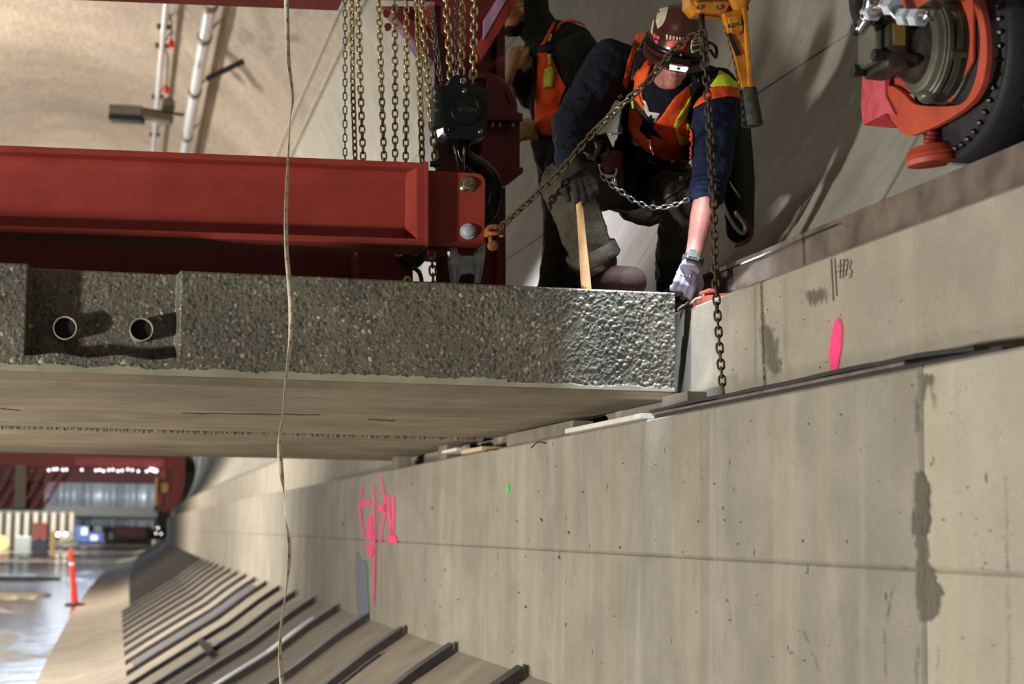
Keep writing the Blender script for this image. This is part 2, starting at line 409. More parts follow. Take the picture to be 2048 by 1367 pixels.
def fill2d(poly, step):
    bd = dense(poly, step); xs = [p[0] for p in bd]; ys = [p[1] for p in bd]; pts = list(bd); k = 0
    y = min(ys)+step*.5
    while y < max(ys):
        x = min(xs)+step*(.25+.5*(k % 2))
        while x < max(xs):
            if inside((x, y), poly) and min((x-p[0])**2+(y-p[1])**2 for p in bd) > (step*.45)**2: pts.append((x, y))
            x += step
        y += step*.9; k += 1
    n = len(bd)
    r = delaunay_2d_cdt([Vector(p) for p in pts], [(i, (i+1) % n) for i in range(n)], [], 1, 1e-5)
    return [tuple(v) for v in r[0]], [f for f in r[2]], n
def drape(name, poly, bvh, mat, parent, offset=.006, thick=.004, step=6, folds=0):
    """cloth piece laid over a figure: the outline as seen from the front, conformed to the body under it"""
    vs, fs, n = fill2d(poly, step); pos = [None]*len(vs)
    for i, (x, y) in enumerate(vs):
        d = ray(x, y).normalized(); h = bvh.ray_cast(Vector((0, 0, 0)), d)
        if h[0] is not None:
            nn = h[1] if h[1].dot(d) < 0 else -h[1]
            g = noise.noise(Vector((x*.05, y*.02, 3)))*folds if folds else 0
            pos[i] = h[0] + nn*min(offset+g, .05)*.6 - d*(offset+g)*.4
    hit = [i for i in range(len(vs)) if pos[i] is not None]
    if not hit: return None
    for i, (x, y) in enumerate(vs):
        if pos[i] is None:
            j = min(hit, key=lambda k: (vs[k][0]-x)**2+(vs[k][1]-y)**2); pos[i] = PD(x, y, pos[j].dot(FW))
    mb = MB(); mb.add(pos, fs); m = mb.mesh(name)
    b = bmesh.new(); b.from_mesh(m); bmesh.ops.recalc_face_normals(b, faces=b.faces)
    av = sum((f.normal.dot(ray(1024, 683)) for f in b.faces))
    if av > 0: bmesh.ops.reverse_faces(b, faces=b.faces)
    b.to_mesh(m); b.free()
    o = link(name, m, mat, None, True)
    s = o.modifiers.new('t', 'SOLIDIFY'); s.thickness = thick; s.offset = -1; apply(o)
    if parent is not None: par(o, parent)
    return o
def decal(name, polys, place, mat, parent, step=6, soft=8, thick=None):
    """paint on a wall: polygons laid on the surface that carries them, 'fade' runs from 0 at the rim to 1 inside"""
    mb = MB(); fade = []
    for poly in polys:
        vs, fs, n = fill2d(poly, step); bd = vs[:n]
        ed = list(zip(poly, poly[1:]+poly[:1]))
        def dist(p):
            best = 1e9
            for a, b in ed:
                L = (b[0]-a[0])**2+(b[1]-a[1])**2 or 1e-9; t = max(0, min(1, ((p[0]-a[0])*(b[0]-a[0])+(p[1]-a[1])*(b[1]-a[1]))/L))
                best = min(best, math.hypot(p[0]-a[0]-t*(b[0]-a[0]), p[1]-a[1]-t*(b[1]-a[1])))
            return best
        fade += [min(1, dist(v)/soft) for v in vs]; mb.add([place(x, y) for x, y in vs], fs)
    m = mb.mesh(name); at = m.attributes.new('fade', 'FLOAT', 'POINT'); at.data.foreach_set('value', fade)
    b = bmesh.new(); b.from_mesh(m); bmesh.ops.recalc_face_normals(b, faces=b.faces)
    for f in b.faces:
        if f.normal.dot(f.calc_center_median()) > 0: f.normal_flip()
    b.to_mesh(m); b.free()
    return link(name, m, mat, parent)
def stroke(pts, wd):
    """polyline with width -> outline polygon"""
    L = []; R = []
    for i, p in enumerate(pts):
        a = pts[max(i-1, 0)]; b = pts[min(i+1, len(pts)-1)]; dx, dy = b[0]-a[0], b[1]-a[1]; l = math.hypot(dx, dy) or 1
        k = (wd[i] if isinstance(wd, (list, tuple)) else wd)/2
        L.append((p[0]-dy/l*k, p[1]+dx/l*k)); R.append((p[0]+dy/l*k, p[1]-dx/l*k))
    return L + R[::-1]
def ragged(poly, amp, step=6):
    return [(x+amp*noise.noise(Vector((x*.11, y*.11, 1.3))), y+amp*noise.noise(Vector((x*.11, y*.11, 7.7)))) for x, y in dense(poly, step)]

LINKS = {}
def link_mesh(pitch, wire, width):
    k = (pitch, wire, width)
    if k in LINKS: return LINKS[k]
    hs = pitch/2 - (width-2*wire)/2 + wire*.0; R = (width-wire)/2; hs = max(0, (pitch+2*wire-width)/2); pts = []
    for i in range(7): a = PI*i/6; pts.append(Vector((math.cos(a)*R, 0, hs+math.sin(a)*R)))
    for i in range(7): a = PI+PI*i/6; pts.append(Vector((math.cos(a)*R, 0, -hs+math.sin(a)*R)))
    rings = []
    for i, p in enumerate(pts):
        d = (pts[(i+1) % 14]-pts[i-1]).normalized(); n = Vector((0, 1, 0)); q = d.cross(n)
        rings.append([p + (n*math.cos(2*PI*k2/7)+q*math.sin(2*PI*k2/7))*wire/2 for k2 in range(7)])
    mb = MB(); mb.rings(rings+[rings[0]], True, False)
    m = mb.mesh('link'); b = bmesh.new(); b.from_mesh(m); bmesh.ops.remove_doubles(b, verts=b.verts, dist=1e-6); bmesh.ops.recalc_face_normals(b, faces=b.faces); b.to_mesh(m); b.free()
    m.polygons.foreach_set('use_smooth', [True]*len(m.polygons)); LINKS[k] = m; return m
def resample(pts, step):
    pts = [Vector(p) for p in pts]; out = [pts[0].copy()]; acc = 0
    for a, b in zip(pts, pts[1:]):
        L = (b-a).length; t = step-acc
        while t <= L: out.append(a+(b-a)*(t/L)); t += step
        acc = L-(t-step)
    return out
LM = {}
def chain(name, pts, label, mat, pitch, wire, width, group=None, roll0=.35, parent=None, jitter=.12, cat='chain', root=None):
    P = resample(pts, pitch)
    r = root or (thing(name, P[-1], label, cat, group) if parent is None else parent)
    base = link_mesh(pitch, wire, width); key = (pitch, wire, width, mat.name)
    if key not in LM: mm = base.copy(); mm.materials.append(mat); LM[key] = mm
    for i in range(len(P)-1):
        a, b = P[i], P[i+1]; d = (b-a).normalized(); x = d.cross(Vector((0, 1, 0)))
        if x.length < .05: x = Vector((1, 0, 0))
        x.normalize(); y = d.cross(x); ang = roll0 + (PI/2 if i % 2 else 0) + random.uniform(-jitter, jitter)
        X = x*math.cos(ang)+y*math.sin(ang); Y = d.cross(X); c = (a+b)/2
        o = bpy.data.objects.new('link', LM[key]); C.objects.link(o)
        o.matrix_basis = Matrix(((X.x, Y.x, d.x, c.x), (X.y, Y.y, d.y, c.y), (X.z, Y.z, d.z, c.z), (0, 0, 0, 1))); par(o, r)
    return r
def catmull(pts, n=8):
    pts = [Vector(p) for p in pts]; out = []
    for i in range(len(pts)-1):
        p0, p1, p2, p3 = pts[max(i-1, 0)], pts[i], pts[i+1], pts[min(i+2, len(pts)-1)]
        for k in range(n):
            t = k/n; out.append(.5*((2*p1)+(p2-p0)*t+(2*p0-5*p1+4*p2-p3)*t*t+(3*p1-p0-3*p2+p3)*t**3))
    return out+[pts[-1]]
def text_obj(name, s, size, M, mat, parent, extrude=.001):
    cu = bpy.data.curves.new(name, 'FONT'); cu.body = s; cu.size = size; cu.extrude = extrude; cu.align_x = 'CENTER'; cu.align_y = 'CENTER'
    o = bpy.data.objects.new(name, cu); C.objects.link(o); dg = bpy.context.evaluated_depsgraph_get(); dg.update()
    m = bpy.data.meshes.new_from_object(o.evaluated_get(dg)); bpy.data.objects.remove(o); m.transform(M)
    return link(name, m, mat, parent)
def frame(o, x, y, z): return Matrix(((x.x, y.x, z.x, o.x), (x.y, y.y, z.y, o.y), (x.z, y.z, z.z, o.z), (0, 0, 0, 1)))

# ================================================================== THE SETTING
XW, XU, ZL, ZJ, ZB, ZU = 1.897, 2.097, .406, -.076, -.645, .833
def slab_piece(name, x0, x1, z0, z1, y0, y1, mat, parent, gap=.006, ch=.008, n=None):
    """cast block that follows the bend: cross-section with a chamfered front face, swept along the tunnel"""
    n = n or max(2, int((y1-y0)/2)+1); rings = []
    ys = [y0+gap, y0+gap+ch] + [y0+gap+ch+(y1-y0-2*gap-2*ch)*i/n for i in range(1, n)] + [y1-gap-ch, y1-gap]
    for i, y in enumerate(ys):
        e = ch if i in (0, len(ys)-1) else 0; o = off(y)
        rings.append([(x0+o+ch, y, z1), (x0+o+e, y, z1-ch), (x0+o+e, y, z0+ch), (x0+o+ch, y, z0), (x1+o, y, z0), (x1+o, y, z1)])
    return MB().rings(rings).build(name, mat, parent)
wl = struct('wall_right', (XW, 8, 0), 'long cast concrete wall with a ledge on the right of the tunnel')
YJ = [-3.2, 3.88, 10.9, 17.6, 23.8, 31, 38, 45, 52, 59, 66, 73, 80, 90, 100, 130, 170, 220]
for a, b in zip(YJ, YJ[1:]):
    mw = M_wall_b if b < 4 else M_wall
    slab_piece('panel', XW, 2.12, ZJ, ZL, a, b, mw, wl)
    slab_piece('panel', XW+.002, 2.12, ZB-.12, ZJ, a, b, mw, wl)
# the solid core behind panels, so no light leaks through the joints
slab_piece('core', XW+.02, 2.14, ZB-.1, ZL-.02, -3, 220, M_mortar, wl, n=60)
YU = [-3.2, 5.50, 12.3, 19.5, 26.5, 33.5, 40.5, 47.5, 54.5, 61.5, 70, 80, 90, 100, 130, 170, 220]
for a, b in zip(YU, YU[1:]): slab_piece('panel', XU, 2.62, ZL-.05, ZU, a, b, M_wall_up, wl)
slab_piece('core', XU+.02, 2.6, ZL-.04, ZU-.01, -3, 220, M_mortar, wl, n=60)

# mortar smears, stains and paint on the wall (flat marks that lie on it)
W0 = lambda x, y: on_wall(x, y, XW-.0022)
W1 = lambda x, y: on_wall(x, y, XW-.0034)
U0 = lambda x, y: on_wall(x, y, XU-.0022)
for q in ([(1830, 690), (1930, 668), (2048, 650)], [(1560, 560), (1556, 600)]): decal('hairline_crack', [stroke(q, 3)], U0, M_stain, wl, 5, 1.2)
rp = random.Random(5)
pits = []
for i in range(170):
    x = rp.uniform(640, 2040); y = rp.uniform(760, 1340); yl = 690+(2048-x)*.2+25
    if y > yl and y < 1330-max(0, (1000-x))*.42:
        s = rp.uniform(.6, 1.7); a_ = rp.uniform(-.5, .5); l_ = s*rp.uniform(1, 3.2); pits.append([(x+a_*l_-s*.5, y-l_), (x+s*.6, y-l_*.3), (x-a_*l_+s*.4, y+l_), (x-s*.7, y+l_*.2)])
for i in range(40):
    x = rp.uniform(1420, 2040); y = rp.uniform(580, 790); yl = 690+(2048-x)*.2-20
    if y < yl and y > 600-(x-1400)*.36+15: s = rp.uniform(.6, 1.6); pits.append([(x-s*.6, y-s*1.3), (x+s*.6, y-s), (x+s*.5, y+s*1.2), (x-s*.5, y+s)])
g = lambda pts: [(1600+x/3.36, 960+y/3.36) for x, y in pts]
decal('mortar_patch', [ragged(g([(770, -60), (860, -40), (890, 130), (885, 270), (870, 380), (880, 560), (930, 660), (975, 750), (940, 810), (925, 910), (880, 975), (800, 950), (775, 900), (770, 780), (745, 640), (775, 560), (770, 380), (735, 440), (760, 200)]), 7)], W0, M_stain, wl, 6, 7)
h = lambda pts: [(1400+x/3.16, 640+y/3.16) for x, y in pts]
decal('damp_stain', [ragged(h([(1365, 330), (1480, 330), (1500, 560), (1470, 590), (1445, 420), (1420, 545), (1375, 520)]), 5), ragged(h([(1340, 960), (1400, 930), (1450, 1020), (1470, 1140), (1460, 1300), (1430, 1380), (1330, 1360)]), 6)], W1, M_stain, wl, 6, 9)
decal('damp_stain', [ragged(h([(1350, 420), (1380, 460), (1390, 640), (1380, 860), (1350, 700), (1340, 540)]), 4), [(1827, 1290), (1838, 1290), (1834, 1420), (1824, 1420)]], W0, M_bstain, wl, 5, 8)
decal('damp_stain', [ragged([(1515, 600), (1545, 655), (1560, 680), (1568, 740), (1552, 762), (1530, 750), (1516, 690)], 8), ragged([(1600, 575), (1655, 565), (1660, 600), (1620, 625), (1605, 600)], 6)], U0, M_stain, wl, 7, 16)
for q in ([(1600, 1250), (1622, 1300), (1637, 1345)], [(1801, 1145), (1780, 1190), (1768, 1260), (1769, 1367)], [(2011, 950), (2013, 1100), (2015, 1240), (2016, 1367)], [(1875, 1290), (1872, 1340), (1876, 1390)]):
    decal('damp_stain', [stroke(q, 8)], W0, M_stain, wl, 5, 6)
decal('bug_holes', [p_ for p_ in pits if not (p_[0][1] < 690+(2048-p_[0][0])*.2)], W1, M_pencil, wl, 4, .6)
decal('bug_holes', [p_ for p_ in pits if p_[0][1] < 690+(2048-p_[0][0])*.2], lambda x, y: on_wall(x, y, XU-.003), M_pencil, wl, 4, .6)
decal('pink_mark', [[(1668, 640), (1678, 630), (1687, 650), (1686, 690), (1680, 725), (1676, 752), (1660, 752), (1655, 710), (1659, 670)]], lambda x, y: on_wall(x, y, XU-.0036), M_pink, wl, 4, 12)
k = lambda pts: [(640+x/3.796, 900+y/3.796) for x, y in pts]
def ks(pts, w): return stroke(k(pts), [v/3.796 for v in w] if isinstance(w, list) else w/3.796)
decal('pink_graffiti', [ks([(412, 165), (412, 500), (414, 800), (408, 1100), (410, 1195)], [12, 20, 20, 16, 10]),
    ks([(330, 225), (312, 340), (302, 440), (312, 540), (338, 660)], [10, 18, 22, 20, 14]), ks([(306, 412), (345, 400), (388, 396)], [50, 46, 46]),
    k([(352, 490), (398, 500), (404, 690), (342, 690), (356, 600)]), k([(338, 712), (404, 712), (404, 780), (382, 826), (350, 770)]),
    ks([(464, 165), (474, 280), (494, 380), (488, 500), (468, 600), (460, 700)], [12, 18, 24, 24, 22, 20]), ks([(440, 440), (500, 432)], [58, 60]),
    ks([(516, 345), (522, 470), (542, 640)], 26), ks([(556, 345), (556, 500), (548, 650)], 26), k([(506, 650), (588, 640), (588, 708), (510, 708)])], W1, M_pink, wl, 3, .9)
decal('grey_paint_smear', [ragged(k([(262, 780), (290, 770), (318, 830), (350, 830), (365, 900), (375, 1100), (378, 1275), (280, 1265), (268, 1100), (262, 900)]), 2)], W0, M_bluep, wl, 3, 4)
decal('green_spot', [[(1012, 969), (1017, 967), (1019, 978), (1016, 987), (1012, 982)]], W0, M_greenp, wl, 3, 2)
e = lambda pts: [(1280+x/2.667, 500+y/2.667) for x, y in pts]
decal('pencil_writing', [stroke(e(p), 1.5) for p in ([(1018, 45), (1024, 160), (1030, 270)], [(1038, 45), (1043, 150), (1048, 245)], [(1068, 50), (1066, 150)], [(1086, 48), (1082, 150)], [(1052, 86), (1096, 78)], [(1050, 116), (1096, 108)],
    [(1094, 62), (1102, 46), (1108, 62), (1102, 100), (1094, 138), (1112, 128)], [(1114, 52), (1127, 58), (1116, 92), (1130, 112), (1124, 142), (1112, 150)])], lambda x, y: on_wall(x, y, XU-.003), M_pencil, wl, 4, 1)
for x_, a_, b_, w_ in ((601, 985, 1182, 5), (500, 985, 1150, 4), (410, 1005, 1062, 4), (402, 1010, 1050, 4), (440, 1000, 1090, 3), (470, 975, 1060, 3), (562, 985, 1120, 4), (590, 980, 1100, 3), (628, 975, 1150, 4), (660, 965, 1180, 3), (692, 970, 1120, 3), (846, 930, 1260, 3), (905, 1040, 1250, 3), (1095, 890, 1050, 4), (1200, 870, 1120, 3), (1350, 860, 1180, 3), (1540, 820, 1110, 4)): decal('damp_stain', [stroke([(x_, a_), (x_+.5, (a_+b_)/2), (x_+1, b_)], w_)], W0, M_stain, wl, 5, 3)
# loose concrete chips on the broken edge of the bearing wall
mb = MB()
for i in range(70):
    x = random.uniform(1356, 1410); y = 622-(x-1352)*.55+random.uniform(-3, 2); p = on_wall(x, y, XU+random.uniform(-.004, .03)); s = random.uniform(.003, .009); mb.ell(p, s, s*1.2, s*.8, None, 6, 4)
tag(mb.build('concrete_chips', M_wall_up, wl, True), kind='stuff')

# curved invert, its ribs, the floor
PROF = [(1.93, -.62), (1.66, -.80), (1.35, -1.04), (1.05, -1.225), (.82, -1.37), (.55, -1.54), (.32, -1.69), (.0, -1.80), (-.4, -1.875), (-.72, -1.915), (-.95, -1.96)]
def prof_at(x):
    for (x0, z0), (x1, z1) in zip(PROF, PROF[1:]):
        if x <= x0 and x >= x1: return z0+(z1-z0)*(x0-x)/(x0-x1)
    return PROF[-1][1]
ys = [2+i*2.0 for i in range(0, 110)]
M_wets = simple('wet_sheen_strip', (110, 110, 124), .45, 0, .5, 5, .5, 25)  # wet strip, its bluish highlight put into the base colour
inv = MB().rings([[(x+off(y), y, z) for x, z in PROF]+[(x+off(y), y, z-.25) for x, z in PROF[::-1]] for y in ys]).build('invert_slope', M_invert, None, 'auto')
tag(inv, 'curved concrete slope running from the floor up to the wall', None, None, 'structure')
xs = [1.87-.0775*i for i in range(21)]
def rib(y, wd=.15, hgt=.06, parent=inv):
    rings = []
    for x in xs:
        z = prof_at(x); o = off(y)
        rings.append([(x+o, y-wd/2, z-.03), (x+o, y-wd*.42, z+hgt), (x+o, y+wd*.42, z+hgt), (x+o, y+wd/2, z-.03)])
    return MB().rings(rings).build('rib', M_rib, parent)
y = 7.86
while y < 36: rib(y); y += 1.62
mb = MB()                      # farther on the ribs stand too close together to tell apart
while y < 110:
    for dy in (0, .8):
        rings = []
        for x in xs[::3]: z = prof_at(x); o = off(y+dy); rings.append([(x+o, y+dy-.06, z-.03), (x+o, y+dy-.05, z+.055), (x+o, y+dy+.05, z+.055), (x+o, y+dy+.06, z-.03)])
        mb.rings(rings)
    y += 1.62
tag(mb.build('far_ribs', M_rib, inv), kind='stuff')
# gutter sheets between ribs, the first with a painted wet sheen, and a short tie bar
def strip(y0, y1, x0, x1, name, mat):
    rr = []
    for i in range(9):
        x = x0+(x1-x0)*i/8; z = prof_at(x); o = off(y0); rr.append([(x+o, y0, z+.004), (x+o, y0, z+.02), (x+o, y1, z+.02), (x+o, y1, z+.004)])
    return MB().rings(rr).build(name, mat, inv)
strip(14.45, 14.9, 1.74, .75, 'gutter_sheet', M_wets); strip(10.88, 10.93, 1.7, 1.2, 'gutter_sheet', M_rib); strip(21.4, 22.2, 1.8, .4, 'gutter_sheet', M_rib)
p = Vector((1.05+off(17), 17.0, prof_at(1.05)+.05)); MB().beam(p, p+Vector((0, 1.9, 0)), .05, .05).build('tie_bar', M_rib, inv)
fl = MB(); n = 90
for i in range(n):
    a, b = 1+i*3.5, 4.5+i*3.5
    fl.add([(-14, a, -1.92), (-.6+off(a), a, -1.92), (-.6+off(b), b, -1.92), (-14, b, -1.92)], [(0, 1, 2, 3)])
fl = tag(fl.build('floor', M_floor), 'wet grey concrete tunnel floor', None, None, 'structure')

# tunnel lining, ceiling
XC, ZC, RL = -1.6, 4.2, 5.2
def arc(a, y, r=RL): return Vector((XC+off(y)+math.cos(a)*r, y, ZC+math.sin(a)*r))
lining = struct('wall_lining', (2.9, 8, 2), 'curved precast concrete lining above the right wall'); rad = math.radians
def segment(a0, a1, y0, y1, parent, mat, ga=.0012, gy=.006, thick=.3, name='segment'):
    na = max(3, int((a1-a0)/.035)); ny = max(1, int((y1-y0)/2)); vs = []; fs = []
    for r in (RL, RL+thick):
        for i in range(ny+1):
            y = y0+gy+(y1-y0-2*gy)*i/ny
            for j in range(na+1): vs.append(arc(a0+ga+(a1-a0-2*ga)*j/na, y, r))
    k = na+1; N = (ny+1)*k
    for i in range(ny):
        for j in range(na):
            q = (i*k+j, i*k+j+1, (i+1)*k+j+1, (i+1)*k+j); fs += [q, tuple(v+N for v in q[::-1])]
    for i in range(ny): fs += [(i*k, (i+1)*k, (i+1)*k+N, i*k+N), (i*k+na, i*k+na+N, (i+1)*k+na+N, (i+1)*k+na)]
    for j in range(na): fs += [(j, j+N, j+1+N, j+1), (ny*k+j, ny*k+j+1, ny*k+j+1+N, ny*k+j+N)]
    return MB().add(vs, fs).build(name, mat, parent, 'auto')
AJ = [rad(-42.5), rad(-21.9), rad(4), rad(27.6)]
YS = [-2, 9.2, 20, 31, 42, 53, 64, 75, 86, 97, 140, 190, 250, 310]
for a, b in zip(YS, YS[1:]):
    for p, q in zip(AJ, AJ[1:]): segment(p, q, a, b, lining, M_lining)
segment(rad(-42), rad(27.6), -2, 310, lining, M_mortar, 0, 0, .05, 'core').location.x = .06
ce = segment(rad(27.6), rad(152), -2, 310, None, M_ceil, 0, 0, .3, 'ceiling'); tag(ce, 'rough sprayed beige tunnel crown', None, None, 'structure')
# painted/bare strip edges along the crown line
for a in (rad(27.9), rad(31.2)):
    rr = []
    for i in range(48): y = -1+i*2.0; rr.append([arc(a, y, RL-.03), arc(a+.009, y, RL-.03), arc(a+.009, y, RL+.02), arc(a, y, RL+.02)])
    tag(MB().rings(rr).build('trim_1' if a < rad(29) else 'trim_2', M_lining), 'pale raised strip along the edge of the crown', None, None, 'structure')

# ================================================================== THE DECK SLABS
ZT, ZS, YF, XE = .878, .487, 6.13, 2.027
slab = thing('road_deck_slab', (0, 7.6, ZS), 'near precast concrete road deck slab with exposed-pebble front face and a notch holding two tubes', 'slab')
mb = MB(); zc = .022
x0 = -6.5
prof = [(YF+.028, ZS), (YF+.004, ZS+zc), (YF+.004, ZS+zc+.012), (YF+.16, ZS+zc+.012), (YF+.16, ZT-.005), (9.12, ZT-.005), (9.12, ZS+.02), (9.10, ZS)]
nseg = 24; rr = []
for i in range(nseg+1):
    x = x0+(XE-.012-x0)*i/nseg; rr.append([(x, y, z) for y, z in prof])
rr.append([(XE, y, z) for y, z in [(YF+.036, ZS+.012), (YF+.012, ZS+zc), (YF+.012, ZS+zc+.012), (YF+.16, ZS+zc+.012), (YF+.16, ZT-.012), (9.10, ZT-.012), (9.10, ZS+.02), (9.08, ZS+.012)]])
mb.rings(rr).build('slab_body', M_soffit, slab)
# exposed aggregate face: every pebble is relief
gx = np.concatenate([np.arange(-6.5, -1.2, .02), np.arange(-1.2, -.5, .006), np.arange(-.5, XE+1e-6, .0027)]); gz = np.arange(ZS+zc+.004, ZT+1e-6, .0027)
H = np.zeros((len(gz), len(gx))); COLR = np.zeros((len(gz), len(gx), 3)); GX, GZ = np.meshgrid(gx, gz)
base_c = np.array(lin((112, 110, 98))); COLR[:] = base_c
COLR *= (1 + .25*(RNG.random(H.shape)[..., None]-.5))
N = 21000
px = RNG.uniform(-1.3, XE-.002, N); pz = RNG.uniform(ZS+zc+.012, ZT-.002, N); pr = np.clip(RNG.gamma(3.6, .00105, N), .002, .0105)
pal = np.array([lin(c) for c in ((112, 110, 99), (100, 98, 89), (126, 122, 108), (86, 86, 80), (146, 142, 128), (122, 102, 90), (80, 84, 78), (182, 178, 164))])
pc = pal[RNG.choice(len(pal), N, p=[.25, .22, .16, .15, .06, .06, .08, .02])]*(.82+.36*RNG.random((N, 1)))
order = np.argsort(-pr)
el = RNG.uniform(.75, 1.3, N); an = RNG.uniform(0, PI, N)
for i in order:
    r = pr[i]*1.35; a, b = np.searchsorted(gx, [px[i]-r, px[i]+r]); c, d = np.searchsorted(gz, [pz[i]-r, pz[i]+r])
    if b-a < 1 or d-c < 1: continue
    dx = GX[c:d, a:b]-px[i]; dz = GZ[c:d, a:b]-pz[i]; u = dx*math.cos(an[i])+dz*math.sin(an[i]); v = -dx*math.sin(an[i])+dz*math.cos(an[i])
    q = 1-(u*el[i])**2/pr[i]**2-(v/el[i])**2/pr[i]**2
    kk = .40+.32*min(1, max(0, (px[i]-1.05)/.7)); hh = np.where(q > 0, np.sqrt(np.maximum(q, 0))*pr[i]*kk-pr[i]*.10, -1)
    mk = hh > H[c:d, a:b]; H[c:d, a:b] = np.where(mk, hh, H[c:d, a:b]); sub = COLR[c:d, a:b]; sub[mk] = pc[i]
# smooth mortar margin along the lower edge, with a ragged border
rag = np.array([.010+.010*noise.noise(Vector((x*9, 0, 0)))+.006*noise.noise(Vector((x*40, 2, 0))) for x in gx])
edge = ZS+zc+.010+np.clip(rag+.010*(gx < 1.4), .004, .05)
mk = GZ < edge[None, :]; H[mk] = .004; COLR[mk] = np.array(lin((168, 164, 146)))
Yg = YF-H
sm = lambda t: np.clip(t, 0, 1)**2*(3-2*np.clip(t, 0, 1))
pock = sm((GX+.268)/.010)*sm((.245-GX)/.014)*sm((GZ-(.572+.006*np.sin(GX*30)))/.010)
Yg = Yg + .098*pock
top = np.clip((ZT-GZ)/.006, 0, 1); Yg = Yg+(1-top)*.006
nz, nx = H.shape; V = np.stack([GX, Yg, GZ], -1).reshape(-1, 3)
idx = np.arange(nz*nx).reshape(nz, nx); Fq = np.stack([idx[:-1, :-1], idx[:-1, 1:], idx[1:, 1:], idx[1:, :-1]], -1).reshape(-1, 4)
m = bpy.data.meshes.new('aggregate_face'); m.vertices.add(len(V)); m.vertices.foreach_set('co', V.astype(np.float32).ravel())
m.loops.add(Fq.size); m.loops.foreach_set('vertex_index', Fq.astype(np.int32).ravel()); m.polygons.add(len(Fq)); m.polygons.foreach_set('loop_start', np.arange(0, Fq.size, 4, dtype=np.int32)); m.update(calc_edges=True)
at = m.color_attributes.new('pebble', 'FLOAT_COLOR', 'POINT'); at.data.foreach_set('color', np.concatenate([COLR.reshape(-1, 3), np.ones((nz*nx, 1))], 1).astype(np.float32).ravel())
af = link('aggregate_face', m, M_agg, slab, True); tag(af, 'exposed pebble front face')
# rim of the top edge behind the face, with the notch left open
for a, b in ((-6.5, -.268), (.245, XE)): MB().box((a, YF+.007, ZT-.02), (b, YF+.165, ZT)).build('top_rim', M_soffit, slab)
MB().box((XE-.006, YF+.008, ZS+zc+.01), (XE, YF+.17, ZT-.004)).build('end_face', M_soffit, slab)
for x, y in ((130, 655), (283, 658)):
    c = PY(x, y, 6.165); mb = MB(); mb.lathe((c.x, 6.165, c.z), (0, 1, 0), [(0, .037), (0, .040), (.3, .040), (.3, .035), (.004, .0355), (0, .037)], 28, False)
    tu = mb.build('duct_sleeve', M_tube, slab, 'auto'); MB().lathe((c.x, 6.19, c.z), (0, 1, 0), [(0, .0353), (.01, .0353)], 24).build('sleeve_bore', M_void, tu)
s2 = thing('road_deck_slab', (0, 11, ZS), 'second precast deck slab behind the near one, only its underside showing', 'slab')
MB().box((-6.5, 9.48, ZS), (XE+.01, 12.45, ZT)).build('slab_body', M_soffit, s2, bevel=.012)
mb = MB()
for i in range(2600):
    s = random.uniform(.006, .014); mb.ell((random.uniform(-1.2, 2.0), 9.478, random.uniform(ZS+.012, ZS+.1)), s, .006, s, None, 5, 4)
tag(mb.build('exposed_pebbles', M_agg if False else simple('pebble_grey', (104, 101, 90), .8), s2, True), kind='stuff')
for x0, x1, yy in ((364, 640, 826), (0, 40, 817), (735, 790, 838)):      # cast-in cracks of the soffit
    pts = [(x0+(x1-x0)*i/14, yy+(i*.25)+1.6*noise.noise(Vector((i*.7, x0, 0)))) for i in range(15)]
    decal('soffit_crack', [stroke(pts, [1.6+2.6*max(0, noise.noise(Vector((i*.8, x0, 4)))) for i in range(15)])], lambda x, y: PZ(x, y, ZS-.0012), M_void, slab, 5, 1)

# ================================================================== LEDGE FITTINGS
def on_ledge(x, y, X, Z): X2 = X; p = PX(x, y, X); return Vector((X+off(p.y), p.y, Z))
def pad(name, x0, x1, z0, z1, y0, y1, sag, mat):
    rr = []
    for i in range(26):
        y = y0+(y1-y0)*i/25; s = sag(y); rr.append([(x0, y, z0+s), (x0, y, z1+s), (x1, y, z1+s), (x1, y, z0+s)])
    return MB().rings(rr).build(name, mat, None, bevel=.002)
wav = lambda y: .003*math.sin(y*3.1)+.002*math.sin(y*7.7)
tag(pad('bearing_strip', 1.905, 1.945, .4075, .4165, 3.5, 6.0, lambda y: 0, M_rubber), 'lower long black rubber bearing strip lying on the concrete ledge', 'rubber strip')
tag(pad('bearing_strip', 1.90, 1.945, .4265, .4375, 3.62, 6.04, lambda y: abs(wav(y)) - (.012*max(0, (3.95-y)/.33)), M_rubber), 'upper long black rubber bearing strip with a bent near end', 'rubber strip')
tag(pad('steel_bearing_plate', 1.902, 1.945, .4168, .4262, 3.98, 6.02, lambda y: 0, M_ang), 'long thin grey plate sandwiched between the two black strips on the ledge', 'plate')
def shim(x0, x1, y, X0, X1, z0, z1, mat, lab, cat='shim'):
    a = PX(x0, y, XW).y; b = PX(x1, y, XW).y
    return tag(MB().box((X0, min(a, b), z0), (X1, max(a, b), z1)).build('shim', mat, None, bevel=.002), lab, cat, 'shims on the ledge under the slab')
shim(1140, 1292, 850, 1.875, 2.0, .4085, .427, M_plastic, 'long white shim board lying on the ledge under the slab corner')
shim(1182, 1240, 858, 1.878, 1.95, .392, .4055, M_timber, 'short tan timber offcut below the long white shim board') if False else None
shim(930, 972, 900, 1.875, 2.0, .408, .428, M_timber, 'pale timber packer on the ledge, right one of the far pair under the slab')
shim(892, 922, 905, 1.872, 2.0, .432, .449, M_plastic, 'off-white packer on the ledge, left one of the far pair under the slab')
shim(1000, 1130, 880, 1.93, 2.02, .408, .470, M_mortar, 'dark grey grout packer under the slab between timber and white shims')
shim(1296, 1345, 836, 1.95, 2.02, .4075, .4865, M_mortar, 'dark grey packer directly under the near slab corner')
